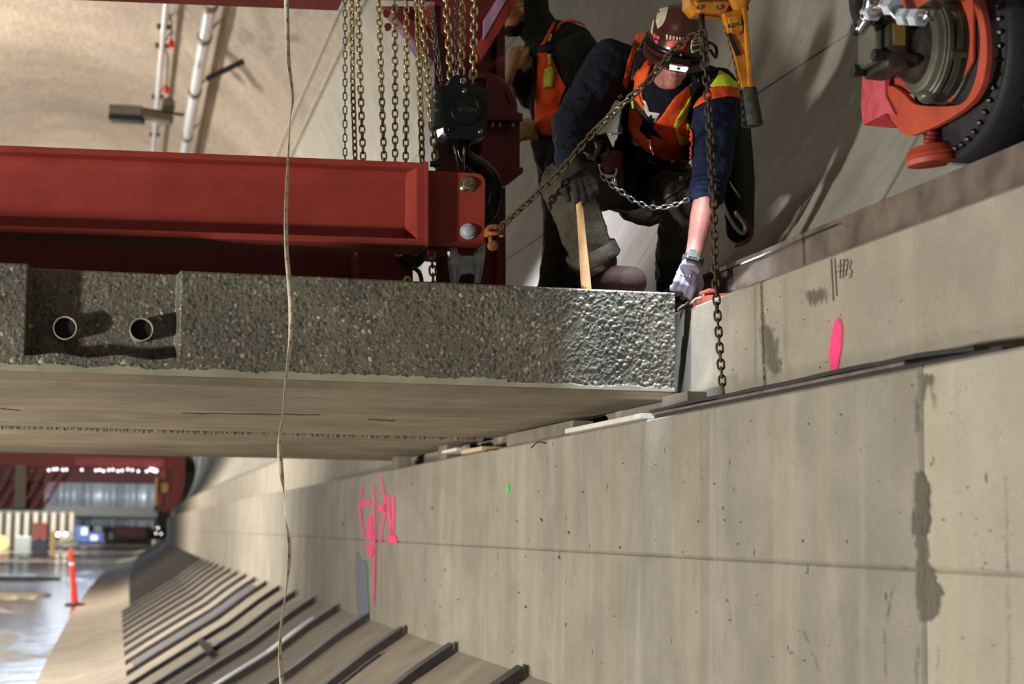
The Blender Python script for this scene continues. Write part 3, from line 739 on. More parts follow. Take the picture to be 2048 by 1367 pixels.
for y0, l_ in ((9.9, 'grey packer under the near edge of the far slab'), (11.6, 'grey packer under the far edge of the far slab')): tag(MB().box((1.91, y0, .4085), (2.0, y0+.25, .4865)).build('shim', M_mortar, None, bevel=.002), l_, 'shim')
for q, l_ in (([(1062, 895), (1075, 884), (1092, 886)], 'longer thin black wire end curling over the ledge below the slab'), ([(970, 903), (978, 898), (992, 899)], 'shorter black wire end beside the timber packers on the ledge')):
    pts = [PX(x, y, XW-.004) for x, y in q]; tag(MB().tube(catmull(pts, 4), .0025, 6).build('tie_wire', M_blackm, None, True), l_, 'wire')
# steel angle on top of the bearing wall
ang = thing('steel_angle', (2.2, 5, ZU), 'long weathered steel angle bolted along the top of the bearing wall', 'steel angle')
def sweep(prof, y0, y1, name, mat, parent, n=12, **kw):
    return MB().rings([[(x+off(y0+(y1-y0)*i/n), y0+(y1-y0)*i/n, z) for x, z in prof] for i in range(n+1)]).build(name, mat, parent, **kw)
sweep([(2.135, ZU+.001), (2.135, ZU+.014), (2.30, ZU+.014), (2.30, ZU+.001)], 2.2, 6.62, 'horizontal_leg', M_ang, ang)
sweep([(2.275, ZU+.014), (2.275, 1.012), (2.292, 1.016), (2.292, ZU+.014)], 2.2, 6.62, 'upright_leg', M_ang, ang)
sweep([(2.262, .985), (2.262, .991), (2.275, .991), (2.275, .985)], 5.2, 6.6, 'weld_bead', M_silver, ang)
ang2 = tag(sweep([(2.15, ZU+.001), (2.15, ZU+.05), (2.30, ZU+.05), (2.30, ZU+.001)], 13, 96, 'trim_3', M_ang, None, 40), 'far length of dark steel along the top of the bearing wall', None, None, 'structure')
# red wedge shims where the hand works
p = PX(1400, 596, 2.13); q = PX(1466, 583, 2.13)
rs = thing('wedge_shim', (2.13, p.y, ZU), 'red wedge-shaped shim on the wall edge beside the gloved hand', 'shim')
MB().prism([(2.105, p.y+.01, ZU+.001), (2.105, q.y, ZU+.001), (2.105, q.y, ZU+.006), (2.105, p.y+.01, ZU+.034)], (.028, 0, 0)).build('wedge', M_shimr, rs, bevel=.002)
MB().box((2.106, p.y-.16, ZU+.034), (2.134, p.y-.06, ZU+.046)).build('wedge_tab', M_shimr, rs, bevel=.003)

# ================================================================== RED LIFTING BEAM
YB = 6.45
def B(x, y, Y=YB): return PY(x, y, Y)
bl0, bl1 = B(0, 290), B(852, 325); sl = (bl1.z-bl0.z)/(bl1.x-bl0.x)         # slight tilt of the lifted beam
bx1 = bl1.x; zt1 = bl1.z; zb1 = B(852, 490).z
beam = thing('lifting_beam', (bx1-.4, YB+.1, zb1), 'big red steel I-beam with a bolted end lug hung above the near slab', 'beam')
TM = Matrix.Translation((bx1, 0, zt1)) @ Matrix.Rotation(-math.atan(sl), 4, 'Y') @ Matrix.Translation((-bx1, 0, -zt1))
HB = zt1-zb1
def bb(lo, hi): return MB().box(lo, hi, TM)
bb((-4.5, YB, zt1-.022), (bx1, YB+.24, zt1)).build('top_flange', M_red, beam, bevel=.003)
bb((-4.5, YB, zb1), (bx1, YB+.24, zb1+.024)).build('bottom_flange', M_red, beam, bevel=.003)
mb = MB()                                                # web with root fillets
f_ = [(YB+.10, zb1+.024), (YB+.085, zb1+.024), (YB+.098, zb1+.035), (YB+.108, zb1+.055), (YB+.108, zt1-.055), (YB+.098, zt1-.035), (YB+.085, zt1-.022), (YB+.155, zt1-.022), (YB+.142, zt1-.035), (YB+.132, zt1-.055), (YB+.132, zb1+.055), (YB+.142, zb1+.035), (YB+.155, zb1+.024)]
mb.rings([[TM @ Vector((-4.5, y, z)) for y, z in f_[1:]], [TM @ Vector((bx1-.01, y, z)) for y, z in f_[1:]]]).build('web', M_red, beam, 'auto')
c = .042; p = [Vector((bx1-.062, YB+.108, 0)), Vector((bx1-.036, YB+.004, 0)), Vector((bx1, YB+.004, 0)), Vector((bx1, YB+.108, 0))]
q = []
mb = MB(); lo = [TM @ Vector((v.x, v.y, zb1+.022)) for v in p]; hi = [TM @ Vector((v.x, v.y, zt1-.02)) for v in p]; mb.rings([lo, hi]).build('end_plate', M_red, beam, bevel=.002)
bb((bx1-.004, YB-.002, zb1-.004), (bx1+.010, YB+.242, zt1+.004)).build('end_cap', M_red, beam, bevel=.002)
# end lug with rounded corners
def rounded(x0, x1, z0, z1, Y, rs):
    pts = []
    for (cx, cz, a0, r) in ((x1, z1, 0, rs[0]), (x0, z1, 90, rs[1]), (x0, z0, 180, rs[2]), (x1, z0, 270, rs[3])):
        sx = -1 if cx == x1 else 1; sz = -1 if cz == z1 else 1
        if r == 0: pts.append(Vector((cx, Y, cz))); continue
        for k in range(7): a = math.radians(a0+90*k/6); pts.append(Vector((cx+sx*r+math.cos(a)*r, Y, cz+sz*r+math.sin(a)*r)))
    return pts
l0, l1 = B(850, 340, YB+.06), B(969, 496, YB+.06)
for dy in (.06, .16): MB().prism(rounded(l0.x, l1.x, l1.z, l0.z, YB+dy, (.035, 0, 0, .04)), (0, .022, 0)).build('end_lug', M_red, beam, bevel=.002)
for (x, y, mt) in ((935, 369, M_zinc), (936, 463, M_galv)):
    o = B(x, y, YB+.06); bo = MB().lathe((o.x, o.y, o.z), (0, -1, 0), [(0, .031), (.006, .031), (.007, .029), (.007, .022), (.010, .022)], 24).build('washer', mt, beam, 'auto')
    MB().lathe((o.x, o.y-.008, o.z), (0, -1, 0), [(0, .0215), (.008, .021), (.0105, .017), (.0105, .0)], 20).build('bolt_head', M_galv if mt is M_galv else M_zinc, bo, 'auto')
MB().cyl((B(935, 369).x, YB+.05, B(935, 369).z), (B(935, 369).x, YB+.25, B(935, 369).z), .018).build('pin', M_zinc, beam, True)

# grey clevis under the lug, hooked to the slab
YC = YB+.085
cl = thing('clevis', B(935, 565, YC), 'blue-grey steel clevis hanging under the red lug above the slab edge', 'clevis')
D = lambda x, y: B(x, y, YC)
MB().prism([D(*q) for q in ((899, 488), (916, 488), (915, 505), (923, 511), (950, 511), (955, 503), (955, 484), (972, 480), (971, 510), (966, 540), (961, 566), (951, 566), (948, 549), (938, 546), (922, 549), (917, 566), (906, 566), (901, 530))], (0, .05, 0)).build('yoke', M_galv, cl, bevel=.003)
for x in (907, 957):
    a, b = D(x, 525), D(x-(4 if x > 930 else -3), 566); MB().tube([a+Vector((0, -.004, 0)), b+Vector((0, -.004, 0))], .011, 12).build('side_bar', M_galv, cl, 'auto')
    MB().lathe(D(x, 527), (0, -1, 0), [(-.01, .016), (.012, .016), (.015, .011)], 16).build('pin_head', M_galv, cl, 'auto')
MB().box(D(918, 572)+Vector((0, .005, 0)), D(952, 550)+Vector((0, .045, 0))).build('lifting_loop', M_blackm, cl, bevel=.004)

# ================================================================== CHAIN HOIST BLOCK AND HOOK
YH = 6.62
E_ = lambda x, y, Y=YH: PY(x, y, Y)
ho = thing('hoist_block', E_(930, 280), 'black chain hoist load block with a round cover above the red lug', 'hoist')
pts = [(880, 172), (895, 170), (903, 152), (914, 149), (936, 150), (944, 168), (976, 178), (979, 195), (975, 245), (971, 272), (940, 279), (895, 275), (888, 262), (882, 215)]
MB().prism([E_(*q) for q in pts], (0, .15, 0)).build('housing', M_black, ho, bevel=.006)
o = E_(931, 219); MB().lathe(o, (0, -1, 0), [(-.01, .062), (.010, .062), (.014, .059), (.014, .050), (.011, .048), (.011, 0)], 36).build('round_cover', M_black, ho, 'auto')
text_obj('lettering', '10 TON', .022, frame(o+Vector((.004, -.013, -.004)), Vector((1, 0, .02)), Vector((0, 0, 1)), Vector((0, -1, 0))), M_gearp, ho)
for x, y, r in ((926, 162, .0125), (929, 182, .010), (961, 263, .010), (900, 258, .010)):
    b = MB().lathe(E_(x, y), (0, -1, 0), [(-.004, r), (.006, r), (.008, r*.8), (.008, r*.45), (.003, r*.4), (.003, 0)], 18).build('bolt', M_silver if x != 900 else M_black, ho, 'auto')
for y, m_ in ((186, M_silver), (203, M_silver), (221, M_silver)):
    MB().cyl(E_(882, y, YH+.05), E_(868, y, YH+.05), .011, 14).build('side_screw', m_, ho, 'auto')
MB().box(E_(868, 250, YH+.04), E_(884, 178, YH+.12)).build('side_cover', M_blackm, ho, bevel=.005)
MB().lathe(E_(926, 274, YH+.07), (0, 0, -1), [(0, .042), (.02, .04), (.03, .026), (.05, .026)], 18).build('swivel_neck', M_black, ho, 'auto')
hk = [E_(926, 284, YH+.07), E_(929, 305, YH+.07), E_(944, 322, YH+.07), E_(966, 338, YH+.07), E_(982, 360, YH+.07), E_(985, 390, YH+.07), E_(976, 422, YH+.07), E_(950, 445, YH+.07), E_(918, 448, YH+.07), E_(888, 428, YH+.07), E_(876, 400, YH+.07)]
MB().tube(catmull(hk, 5), [.019+.019*math.sin(min(1, i/28)*PI*.6) - .018*max(0, (i-34)/16) for i in range(51)], 14, True, 1.0, (0, 1, 0)).build('hook', M_black, ho, True)
MB().beam(E_(922, 286, YH+.05), E_(866, 332, YH+.05), .02, .014, (0, 1, 0)).build('safety_latch', M_black, ho, bevel=.003)
MB().lathe(E_(869, 328, YH+.03), (1, 0, 0), [(-.02, .012), (.02, .012)], 12).build('latch_end', M_black, ho, 'auto')
for x0, x1 in ((905, 914), (925, 926)):
    MB().cyl(E_(x0+2, 283, YH+.02), E_(x1+2, 342, YH+.02), .006, 8).build('latch_spring', M_silver, ho, True)

# ================================================================== CHAINS (links are parts)
GP, GW, GD = .0305, .0088, .031
def V(name, q, Y, label, mat=M_gold, p=GP, wi=GW, wd=GD, roll=.35, group=None, Y2=None):
    n = len(q); return chain(name, [PY(x, y, Y if Y2 is None else Y+(Y2-Y)*i/(n-1)) for i, (x, y) in enumerate(q)], label, mat, p, wi, wd, group, roll)
V('hand_chain', [(688, -170), (690, -25), (690, 335), (692, 474)], 7.35, 'thin grey hand chain, leftmost of the hanging chains', M_dchain, .030, .0052, .021, .2)
sp, sw, sd = .0285, .0078, .0285
V('load_chain', [(701, -170), (703, -25), (705, 150), (711, 340), (713, 474)], 7.3, 'brass-coloured load chain just right of the leftmost thin grey chain', p=sp, wi=sw, wd=sd, roll=.9)
V('load_chain', [(714, -170), (716, -25), (720, 150), (727, 340), (729, 474)], 7.25, 'brass-coloured load chain, right one of the close pair at the left', p=sp, wi=sw, wd=sd)
V('load_chain', [(755, -170), (757, -25), (762, 150), (769, 340), (771, 474)], 7.25, 'brass-coloured load chain hanging alone just right of the left close pair', p=sp, wi=sw, wd=sd, roll=.5)
V('load_chain', [(787, -170), (789, -25), (790, 150), (790, 340), (792, 474)], 7.3, 'brass-coloured load chain in the middle of the three spaced chains above the beam', p=sp, wi=sw, wd=sd, roll=.3)
V('load_chain', [(811, -170), (813, -25), (813, 150), (811, 340), (813, 474)], 7.2, 'brass-coloured load chain, rightmost of the three spaced chains above the beam', p=sp, wi=sw, wd=sd, roll=.4)
V('load_chain', [(831, -170), (833, -25), (838, 120), (845, 340), (847, 474)], 6.95, 'brass-coloured load chain, left strand of the twin chains at the beam end', roll=.75)
V('load_chain', [(842, -170), (844, -25), (851, 110), (863, 240), (872, 335)], 6.85, 'brass-coloured load chain, right strand of the twin chains, ending over the red lug', roll=.35)
V('hand_chain', [(858, -170), (860, -25), (866, 60), (881, 176)], 6.72, 'thin grey hand chain, left strand running down to the black hoist block', M_dchain, .026, .0045, .017, .2)
V('hand_chain', [(866, 20), (874, 90), (884, 174)], 6.75, 'thin grey hand chain, right strand running down to the black hoist block', M_dchain, .026, .0045, .017, .9)
V('hand_chain', [(910, -170), (912, -25), (911, 60), (914, 165)], 6.86, 'thin grey hand chain between the heavy chains above the black hoist block', M_dchain, .026, .0045, .017, .5)
V('load_chain', [(889, -170), (891, -25), (896, 60), (903, 174)], 6.68, 'heavy brass-coloured chain entering the left of the black hoist block', p=.0315, wi=.0094, wd=.034)
V('load_chain', [(922, -170), (924, -25), (924, 60), (922, 160)], 6.80, 'heavy brass-coloured chain entering the middle of the black hoist block', p=.0315, wi=.0094, wd=.034, roll=.5)
V('load_chain', [(947, -170), (949, -25), (948, 60), (946, 174)], 6.68, 'heavy brass-coloured chain entering the right of the black hoist block', p=.0315, wi=.0094, wd=.034, roll=.3)
V('load_chain', [(858, 470), (863, 505), (866, 552), (868, 600)], 6.8, 'short length of brass-coloured chain below the beam end above the slab', p=.0315, wi=.009, wd=.033)
YV = 5.46
DPT = [(1402, 62), (1350, 96), (1300, 158), (1240, 214), (1180, 272), (1120, 342), (1060, 400), (1010, 446), (992, 462)]
Yd = lambda i: 5.5+(6.42-5.5)*i/(len(DPT)-1)
chain('lashing_chain', catmull([PY(x, y, Yd(i)) for i, (x, y) in enumerate(DPT)], 4), 'rusty chain running slantwise from the orange hoist down to the red lug', M_rust, .0265, .0088, .0295, None, .8, jitter=.3)
VPT = [(1405, 62), (1409, 120), (1414, 180), (1418, 240), (1423, 330), (1427, 430), (1431, 560), (1437, 660), (1445, 770), (1450, 797)]
vch = chain('lashing_chain', catmull([PY(x, y, YV-.11*i/9) for i, (x, y) in enumerate(VPT)], 4), 'rusty chain hanging straight down to the ledge in front of the wall', M_rust, .0265, .0082, .028, None, .4, jitter=.2)
# rusty shackle at the lower end of the slanting chain
sh = thing('shackle', PY(985, 490, 6.40), 'orange rusty shackle beside the red lug at the end of the slanting chain', 'shackle')
Z = lambda x, y: PY(x, y, 6.41)
MB().tube(catmull([Z(974, 474), (Z(976, 458)), Z(990, 453), Z(1003, 462), Z(1004, 474)], 5), .011, 10).build('bow', M_rusto, sh, True)
MB().cyl(Z(972, 468)+Vector((0, -.01, 0)), Z(1006, 466)+Vector((0, -.01, 0)), .0085, 12).build('pin', M_rusto, sh, True)
MB().lathe(Z(986, 491), (0.2, -1, 0), [(-.012, .019), (.012, .019), (.014, .015)], 18).build('pin_eye', M_rusto, sh, 'auto')
MB().tube(catmull([Z(980, 470), Z(983, 485), Z(990, 492)], 4), .009, 8).build('eye_link', M_rusto, sh, True)

# ================================================================== GANTRY (red frame behind)
YG = 7.75
G = lambda x, y, Y=YG: PY(x, y, Y)
ga = thing('gantry_frame', G(945, 560), 'shade-dark red gantry frame with column, braces and bolted flanges behind the beam', 'gantry')
def plate(name, poly, Y, th, mat=M_redd, bevel=.004): return MB().prism([G(x, y, Y) for x, y in poly], (0, th, 0)).build(name, mat, ga, bevel=bevel)
plate('column', [(868, -60), (1004, -60), (1006, 575), (872, 575)], YG, .35)
plate('column_flange', [(992, -60), (1010, -60), (1012, 575), (994, 575)], YG-.04, .43)
plate('top_beam', [(-900, -150), (900, -110), (900, -10), (690, -18), (430, -29), (-20, -48), (-900, -85)], YG-.1, .12)
plate('top_beam_flange', [(-900, -85), (-20, -48), (430, -29), (690, -18), (690, -9), (430, -20), (-20, -39), (-900, -76)], YG-.16, .24, M_red)
plate('knee_brace', [(772, 12), (800, 12), (868, 88), (868, 125)], YG-.05, .12, M_redd)
plate('brace_face', [(794, 60), (803, 56), (833, 92), (833, 118)], YG-.06, .008, simple('pale_lilac_face', (186, 140, 176), .5))  # pale lilac face laid over the knee brace
plate('gusset', [(760, 12), (870, 12), (870, 80), (828, 48), (800, 36)], YG-.02, .03, M_red)
plate('diagonal_brace', [(1040, -60), (1075, -60), (965, 118), (953, 95)], YG-.12, .1, M_redo if False else M_red)
plate('brace_face', [(1012, -30), (1030, -30), (990, 40), (966, 82), (966, 42)], YG-.128, .008, simple('pale_lilac_face', (186, 140, 176), .5))  # pale lilac face laid over the diagonal brace
o = G(962, 215, YG-.09); MB().lathe(o, (0, -1, 0), [(-.1, .17), (0, .17), (.02, .155), (.02, .13), (.005, .12), (.005, 0)], 36).build('round_flange', M_redd, ga, 'auto')
plate('bracket', [(975, 150), (1000, 160), (1020, 215), (1045, 228), (1046, 245), (975, 245)], YG-.16, .2)
plate('flange_box', [(965, 245), (1040, 245), (1040, 335), (965, 335)], YG-.15, .2)
plate('flange_plate', [(960, 224), (1046, 226), (1046, 242), (960, 240)], YG-.2, .3)
plate('flange_plate', [(960, 332), (1046, 334), (1047, 344), (1010, 372), (960, 372)], YG-.2, .3)
for x, y in ((999, 246), (1025, 246), (985, 246)): MB().cyl(G(x, y, YG-.19), G(x, y+12, YG-.19), .010, 8).build('bolt', M_dchain, ga, True)
for x, y in ((805, 40), (772, 28), (775, 55)): MB().lathe(G(x, y, YG-.03), (0, -1, 0), [(0, .018), (.015, .018)], 8).build('bolt', M_redd, ga, 'auto')
plate('lower_beam', [(-900, 440), (-20, 470), (716, 505), (716, 575), (-20, 575), (-900, 575)], YG-.1, .4)
plate('beam_stub', [(716, 500), (826, 505), (826, 575), (716, 575)], YG-.35, .3)
plate('lower_arm', [(826, 470), (905, 480), (905, 512), (826, 508)], YG-.2, .2)
o = G(826, 510, YG-.4); MB().lathe(o, (0, -1, 0), [(-.06, .055), (.0, .055), (.012, .045), (.012, .02)], 24).build('sheave', M_black, ga, 'auto')
MB().tube(catmull([G(788, 503, YG-.42), G(792, 511, YG-.42), G(802, 511, YG-.42), G(806, 503, YG-.42)], 4), .005, 8).build('eye_bolt', M_gold, ga, True)
tag(MB().tube(catmull([G(825, 534, 6.36), G(838, 544, 6.36), G(843, 562, 6.36), G(838, 575, 6.36)], 4), .008, 8).build('hose_loop', M_blackm, None, True), 'short black hose loop lying on the slab behind the beam', 'hose')
tag(MB().tube(catmull([G(806, 575, 6.34), G(810, 557, 6.34), G(818, 556, 6.34), G(822, 574, 6.34)], 4), .006, 8).build('sling_ring', M_gold, None, True), 'small brass-coloured ring standing on the slab below the beam', 'ring')

# ================================================================== CEILING SERVICES
def along(a, r, y0, y1, n=40): return [arc(a, y0+(y1-y0)*i/n, RL-r) for i in range(n+1)]
def ang_for(x, y):                                        # angle on the crown for a line seen at that pixel
    best = None
    for i in range(700):
        a = rad(27+i*.2); d = ray(x, y); 
        # point of the arc line nearest that ray at its own depth
        lo, hi = 8, 95
        for _ in range(40):
            mid = (lo+hi)/2; p = arc(a, mid, RL-.35); k_ = p.dot(FW); v = 683.5-FPX*p.dot(UP)/k_
            if v < y: lo = mid
            else: hi = mid
        p = arc(a, lo, RL-.35); u = 1024+FPX*p.dot(RT)/p.dot(FW); e_ = abs(u-x)+abs(683.5-FPX*p.dot(UP)/p.dot(FW)-y)
        if best is None or e_ < best[0]: best = (e_, a, lo)
    return best[1], best[2]
a2, yp2 = ang_for(396, 150); a1, yp1 = ang_for(316, 150)
pi2 = thing('ceiling_pipe', arc(a2, yp2, RL-.35), 'thick white pipe clamped along the tunnel crown', 'pipe')
pi1 = thing('ceiling_pipe', arc(a1, yp1, RL-.35), 'thin white conduit along the crown, left of the thick pipe', 'pipe')
MB().tube(along(a2, .35, 14, 90), .105, 14).build('pipe_run', M_pipe, pi2, True)
MB().tube(along(a1, .30, 14, 90), .05, 10).build('pipe_run', M_pipe, pi1, True)
def y_at(a, r, ypx):
    lo, hi = 8, 95
    for _ in range(40):
        mid = (lo+hi)/2; p = arc(a, mid, RL-r); v = 683.5-FPX*p.dot(UP)/p.dot(FW); lo, hi = (mid, hi) if v < ypx else (lo, mid)
    return lo
for yp in (8, 75, 183, 272):
    y = y_at(a2, .35, yp); MB().lathe(arc(a2, y-.12, RL-.35), (0, 1, 0), [(0, .125), (.24, .125)], 14, True).build('clamp', M_clamp, pi2, 'auto')
    MB().cyl(arc(a2, y, RL-.35), arc(a2, y, RL), .02, 6).build('hanger_rod', M_clamp, pi2)
for yp in (55, 93, 195, 270):
    y = y_at(a1, .3, yp); MB().box((-.12, -.05, -.03), (.12, .05, .05), Matrix.Translation(arc(a1, y, RL-.3))).build('clamp', M_clamp, pi1, bevel=.01)
    MB().cyl(arc(a1, y, RL-.3), arc(a1, y, RL), .015, 6).build('hanger_rod', M_clamp, pi1)
for yp, l in ((100, .9), (28, .6)):
    y = y_at(a1, .3, yp); p = arc(a1, y, RL-.3); ln = MB().tube(catmull([p+Vector((.06, 0, 0)), p+Vector((.12, .3, -.05)), p+Vector((.14, 1.2*l, -.5*l))], 4), .014, 6).build('cable_tail', M_blackm, pi1, True)
    MB().lathe(p+Vector((.14, 1.2*l, -.5*l)), (0, 0, -1), [(-.05, .05), (.07, .05)], 8).build('red_cap', M_cone, pi1)
d0, d1 = PD(413, 158, 27.5), PD(488, 122, 27.5)
tag(MB().beam(d0, d1, .07, .07).build('dark_bar', M_blackm, None), 'dark bar right of the thick white pipe', 'bar')  # dark diagonal bar beside the thick pipe
li = thing('ceiling_lamp', PD(285, 228, 31), 'grey floodlight box with bracket hung under the crown by the thin conduit', 'lamp')
q0, q1 = PD(221, 222, 31), PD(287, 226, 31); X_ = (q1-q0)
MB().beam(q0, q1, .28, .20).build('lamp_box', M_lamp, li, bevel=.02)
MB().beam(q0+Vector((0, -.01, -.13)), q1+Vector((0, -.01, -.13)), .3, .10).build('lamp_glass', M_blackm, li, bevel=.01)
MB().beam(PD(284, 228, 31), PD(345, 240, 31), .24, .15).build('ballast', M_clamp, li, bevel=.03)
MB().beam(PD(284, 218, 31), PD(368, 230, 31.2), .05, .05).build('bracket', M_clamp, li)
MB().cyl(PD(336, 218, 31.4), PD(337, 206, 31.6), .12, 8).build('anchor', M_clamp, li)

# ================================================================== FAR END OF THE TUNNEL
def box_px(x0, y0, x1, y1, Y, th, name, mat, parent, bevel=0):
    a, b = PY(x0, y1, Y), PY(x1, y0, Y); return MB().box((a.x, Y, a.z), (b.x, Y+th, b.z)).build(name, mat, parent, bevel=bevel)
fg = thing('far_gantry', PY(200, 1030, 72), 'red steel gantry standing far down the tunnel under a lamp string', 'gantry')
box_px(-160, 895, 372, 928, 72, .8, 'cross_beam', M_red, fg)
box_px(-160, 930, 345, 958, 72.3, .8, 'lower_cross_beam', M_redd, fg)
box_px(150, 917, 330, 930, 71.8, .1, 'pale_rail', M_pinkr, fg)
MB().prism([PY(x, y, 71.9) for x, y in ((346, 900), (372, 900), (370, 960), (362, 1000), (340, 1022), (326, 1024), (340, 985), (346, 940))], (0, .8, 0)).build('leg', M_red, fg)
box_px(308, 930, 348, 1022, 72.2, .6, 'leg', M_redd, fg)
for x, y in ((326, 948), (330, 975), (318, 1000), (338, 1000)): box_px(x-7, y-9, x+7, y+9, 71.95, .1, 'access_panel', M_ply if (x+y) % 2 else M_redo, fg)
box_px(308, 955, 316, 1010, 71.9, .2, 'ladder', M_brass, fg)
box_px(-160, 928, 90, 1016, 73, .8, 'side_frame', M_redd, fg)
box_px(28, 930, 54, 1016, 71.6, .5, 'post', M_clamp, fg)
for i in range(9):
    MB().beam(PY(-90+i*22, 1016, 71.8), PY(-40+i*22, 935, 71.8), .12, .1).build('lattice_bar', M_red, fg)
for i in range(5): MB().beam(PY(90+i*8, 962+(4-i)*0, 71.9), PY(90, 968+i*9, 71.9), .06, .06).build('net_strap', M_pinkr, fg)
for i in range(22):
    x = 96+i*9.4; x += random.uniform(-2, 2)
    if random.random() < .75 or i > 20: MB().ell(PY(x, 938+random.uniform(-2, 2)+i*.12, 71.7), .05, .05, .05, None, 8, 5).build('lamp', M_spark, fg)
for x in (302, 307, 312): MB().ell(PY(x, 938+(x-302)*.3, 71.6), .075, .075, .075, None, 8, 5).build('lamp', M_spark, fg)
box_px(-200, 1014, 315, 1026, 158, .5, 'walkway_beam', M_grayst, None).name = 'walkway_beam'
wb = bpy.data.objects['walkway_beam']; tag(wb, 'grey steel walkway beam crossing the tunnel below the silver sheet', 'beam')
# silver sheet in deep folds
mb = MB(); a = PY(84, 1050, 160); b = PY(320, 945, 160); n = 90; vs = []
for i in range(n+1):
    t = i/n; x = a.x+(b.x-a.x)*t; y = 162+.35*math.sin(t*38)+.3*math.sin(t*17+1)+.15*math.sin(t*71)
    vs += [(x, y, a.z), (x, y, b.z+.6)]
mb.add(vs, [(2*i, 2*i+2, 2*i+3, 2*i+1) for i in range(n)]); st = mb.build('silver_sheet', M_tarp, None, True)
so = st.modifiers.new('t', 'SOLIDIFY'); so.thickness = .02; apply(st); tag(st, 'silver folded sheet hung across the tunnel beyond the far gantry', 'sheet')
# profiled sheet fence
fe = thing('profiled_fence', PY(60, 1090, 150), 'cream profiled sheet screen at the far left below the walkway', 'fence')
x = -190
while x < 146:
    p = PY(x, 1095, 150); p2 = PY(x+17, 1024, 150)
    MB().prism([(p.x, 150, p.z), (p.x+(p2.x-p.x)*.25, 149.7, p.z), (p.x+(p2.x-p.x)*.75, 149.7, p.z), (p2.x, 150, p.z), (p2.x, 150.05, p.z), (p.x, 150.05, p.z)], (0, 0, p2.z-p.z)).build('sheet', M_sheet, fe); x += 18
GZ_ = -1.92
def at_floor(x, y): return PZ(x, y, GZ_)
def crate(x0, x1, ytop, ybot, name, label, cat, mat, group=None, parts=()):
    b = at_floor((x0+x1)/2, ybot); Y = b.y; t = thing(name, (b.x, Y, GZ_), label, cat, group)
    a, c = PY(x0, ybot, Y), PY(x1, ytop, Y); MB().box((a.x, Y, GZ_), (c.x, Y+(c.x-a.x)*.8, c.z)).build('body', mat, t, bevel=.04); return t, Y
t, Y = crate(63, 96, 1078, 1112, 'waste_bin', 'dark grey bin with a red box on it at the far left', 'bin', M_rubber)
tb = thing('red_box', PY(80, 1078, Y), 'red box standing on the dark grey bin far down the tunnel', 'box')
a, c = PY(65, 1078, Y), PY(95, 1047, Y); MB().box((a.x, Y+.05, a.z+.04), (c.x, Y+.8, c.z)).build('body', M_redo, tb, bevel=.05); MB().box((a.x-.03, Y, c.z), (c.x+.03, Y+.85, c.z+.06)).build('lid', M_cone, tb, bevel=.02)
t, Y = crate(28, 62, 1072, 1102, 'pallet_stack', 'grey-green pallet stack left of the dark bin', 'pallet', M_gearp)
for x, yt, yb, lab in ((104, 1062, 1112, 'pale timber post beside the dark bin'), (208, 1064, 1092, 'pale timber post by the blue machine')):
    b = at_floor(x, yb); MB_ = MB().box((b.x-.12, b.y, GZ_), (b.x+.12, b.y+.2, PY(x, yt, b.y).z)); tag(MB_.build('timber_post', M_ply, None, bevel=.02), lab, 'post')
# reel at the left edge
b = at_floor(4, 1100); re = thing('cable_reel', (b.x, b.y, GZ_), 'tan plywood cable reel at the left edge of the floor', 'reel'); c = PY(2, 1085, b.y); r = abs(c.z-GZ_)
for dy in (-.3, .3): MB().lathe((c.x, b.y+dy, GZ_+r), (0, 1, 0), [(0, r), (.08, r)], 20).build('reel_side', M_ply, re)
MB().lathe((c.x, b.y-.22, GZ_+r), (0, 1, 0), [(0, r*.55), (.5, r*.55)], 16).build('drum', M_timber, re)
# vehicle with lit headlights
b = at_floor(134, 1100); ve = thing('utility_cart', (b.x, b.y, GZ_), 'small brown cart with two lit headlights beside the profiled fence', 'cart')
s = b.y/FPX; MB().box((b.x-22*s, b.y, GZ_+4*s), (b.x+22*s, b.y+2.5, GZ_+16*s)).build('body', M_clamp, ve, bevel=.1); MB().box((b.x-16*s, b.y+.6, GZ_+16*s), (b.x+14*s, b.y+2, GZ_+34*s)).build('cab', M_clamp, ve, bevel=.1)
for x in (-15, 15): MB().lathe((b.x+x*s, b.y-.1, GZ_+6*s), (0, 1, 0), [(0, 6*s), (.3, 6*s)], 14).build('wheel', M_rubber, ve)
for x in (116, 131): p = PY(x, 1068, b.y-.1); MB().lathe(p, (0, 1, 0), [(-.05, .10), (.4, .13)], 14).build('headlight', M_head, ve)
# blue machine, dark red truck, grey boxes
b = at_floor(172, 1088); bm = thing('blue_compressor', (b.x, b.y, GZ_), 'blue machine with pale panels on the floor far away', 'machine'); s = b.y/FPX
def rel(t, b, s, lo, hi, name, mat, bev=.05, d=3, dy=0): return MB().box((b.x+lo[0]*s, b.y+dy, GZ_+lo[1]*s), (b.x+hi[0]*s, b.y+d+dy, GZ_+hi[1]*s)).build(name, mat, t, bevel=bev)
rel(bm, b, s, (-22, 3), (4, 38), 'cabinet', M_bluem); rel(bm, b, s, (4, 3), (34, 24), 'engine_box', M_bluem); rel(bm, b, s, (-10, 18), (2, 32), 'panel', M_white, .02, .2, -.1); rel(bm, b, s, (8, 8), (22, 18), 'panel', M_white, .02, .2, -.1); rel(bm, b, s, (-12, 38), (-2, 44), 'beacon', M_pinkr, .02, 1); rel(bm, b, s, (14, 24), (30, 36), 'tank', M_gearp, .1, 2)
for x in (-14, 24): MB().lathe((b.x+x*s, b.y-.15, GZ_+4*s), (0, 1, 0), [(0, 4*s), (.4, 4*s)], 12).build('wheel', M_rubber, bm)
b = at_floor(262, 1083); tr = thing('dark_red_truck', (b.x, b.y, GZ_), 'dark red truck parked across the far end of the floor', 'truck'); s = b.y/FPX
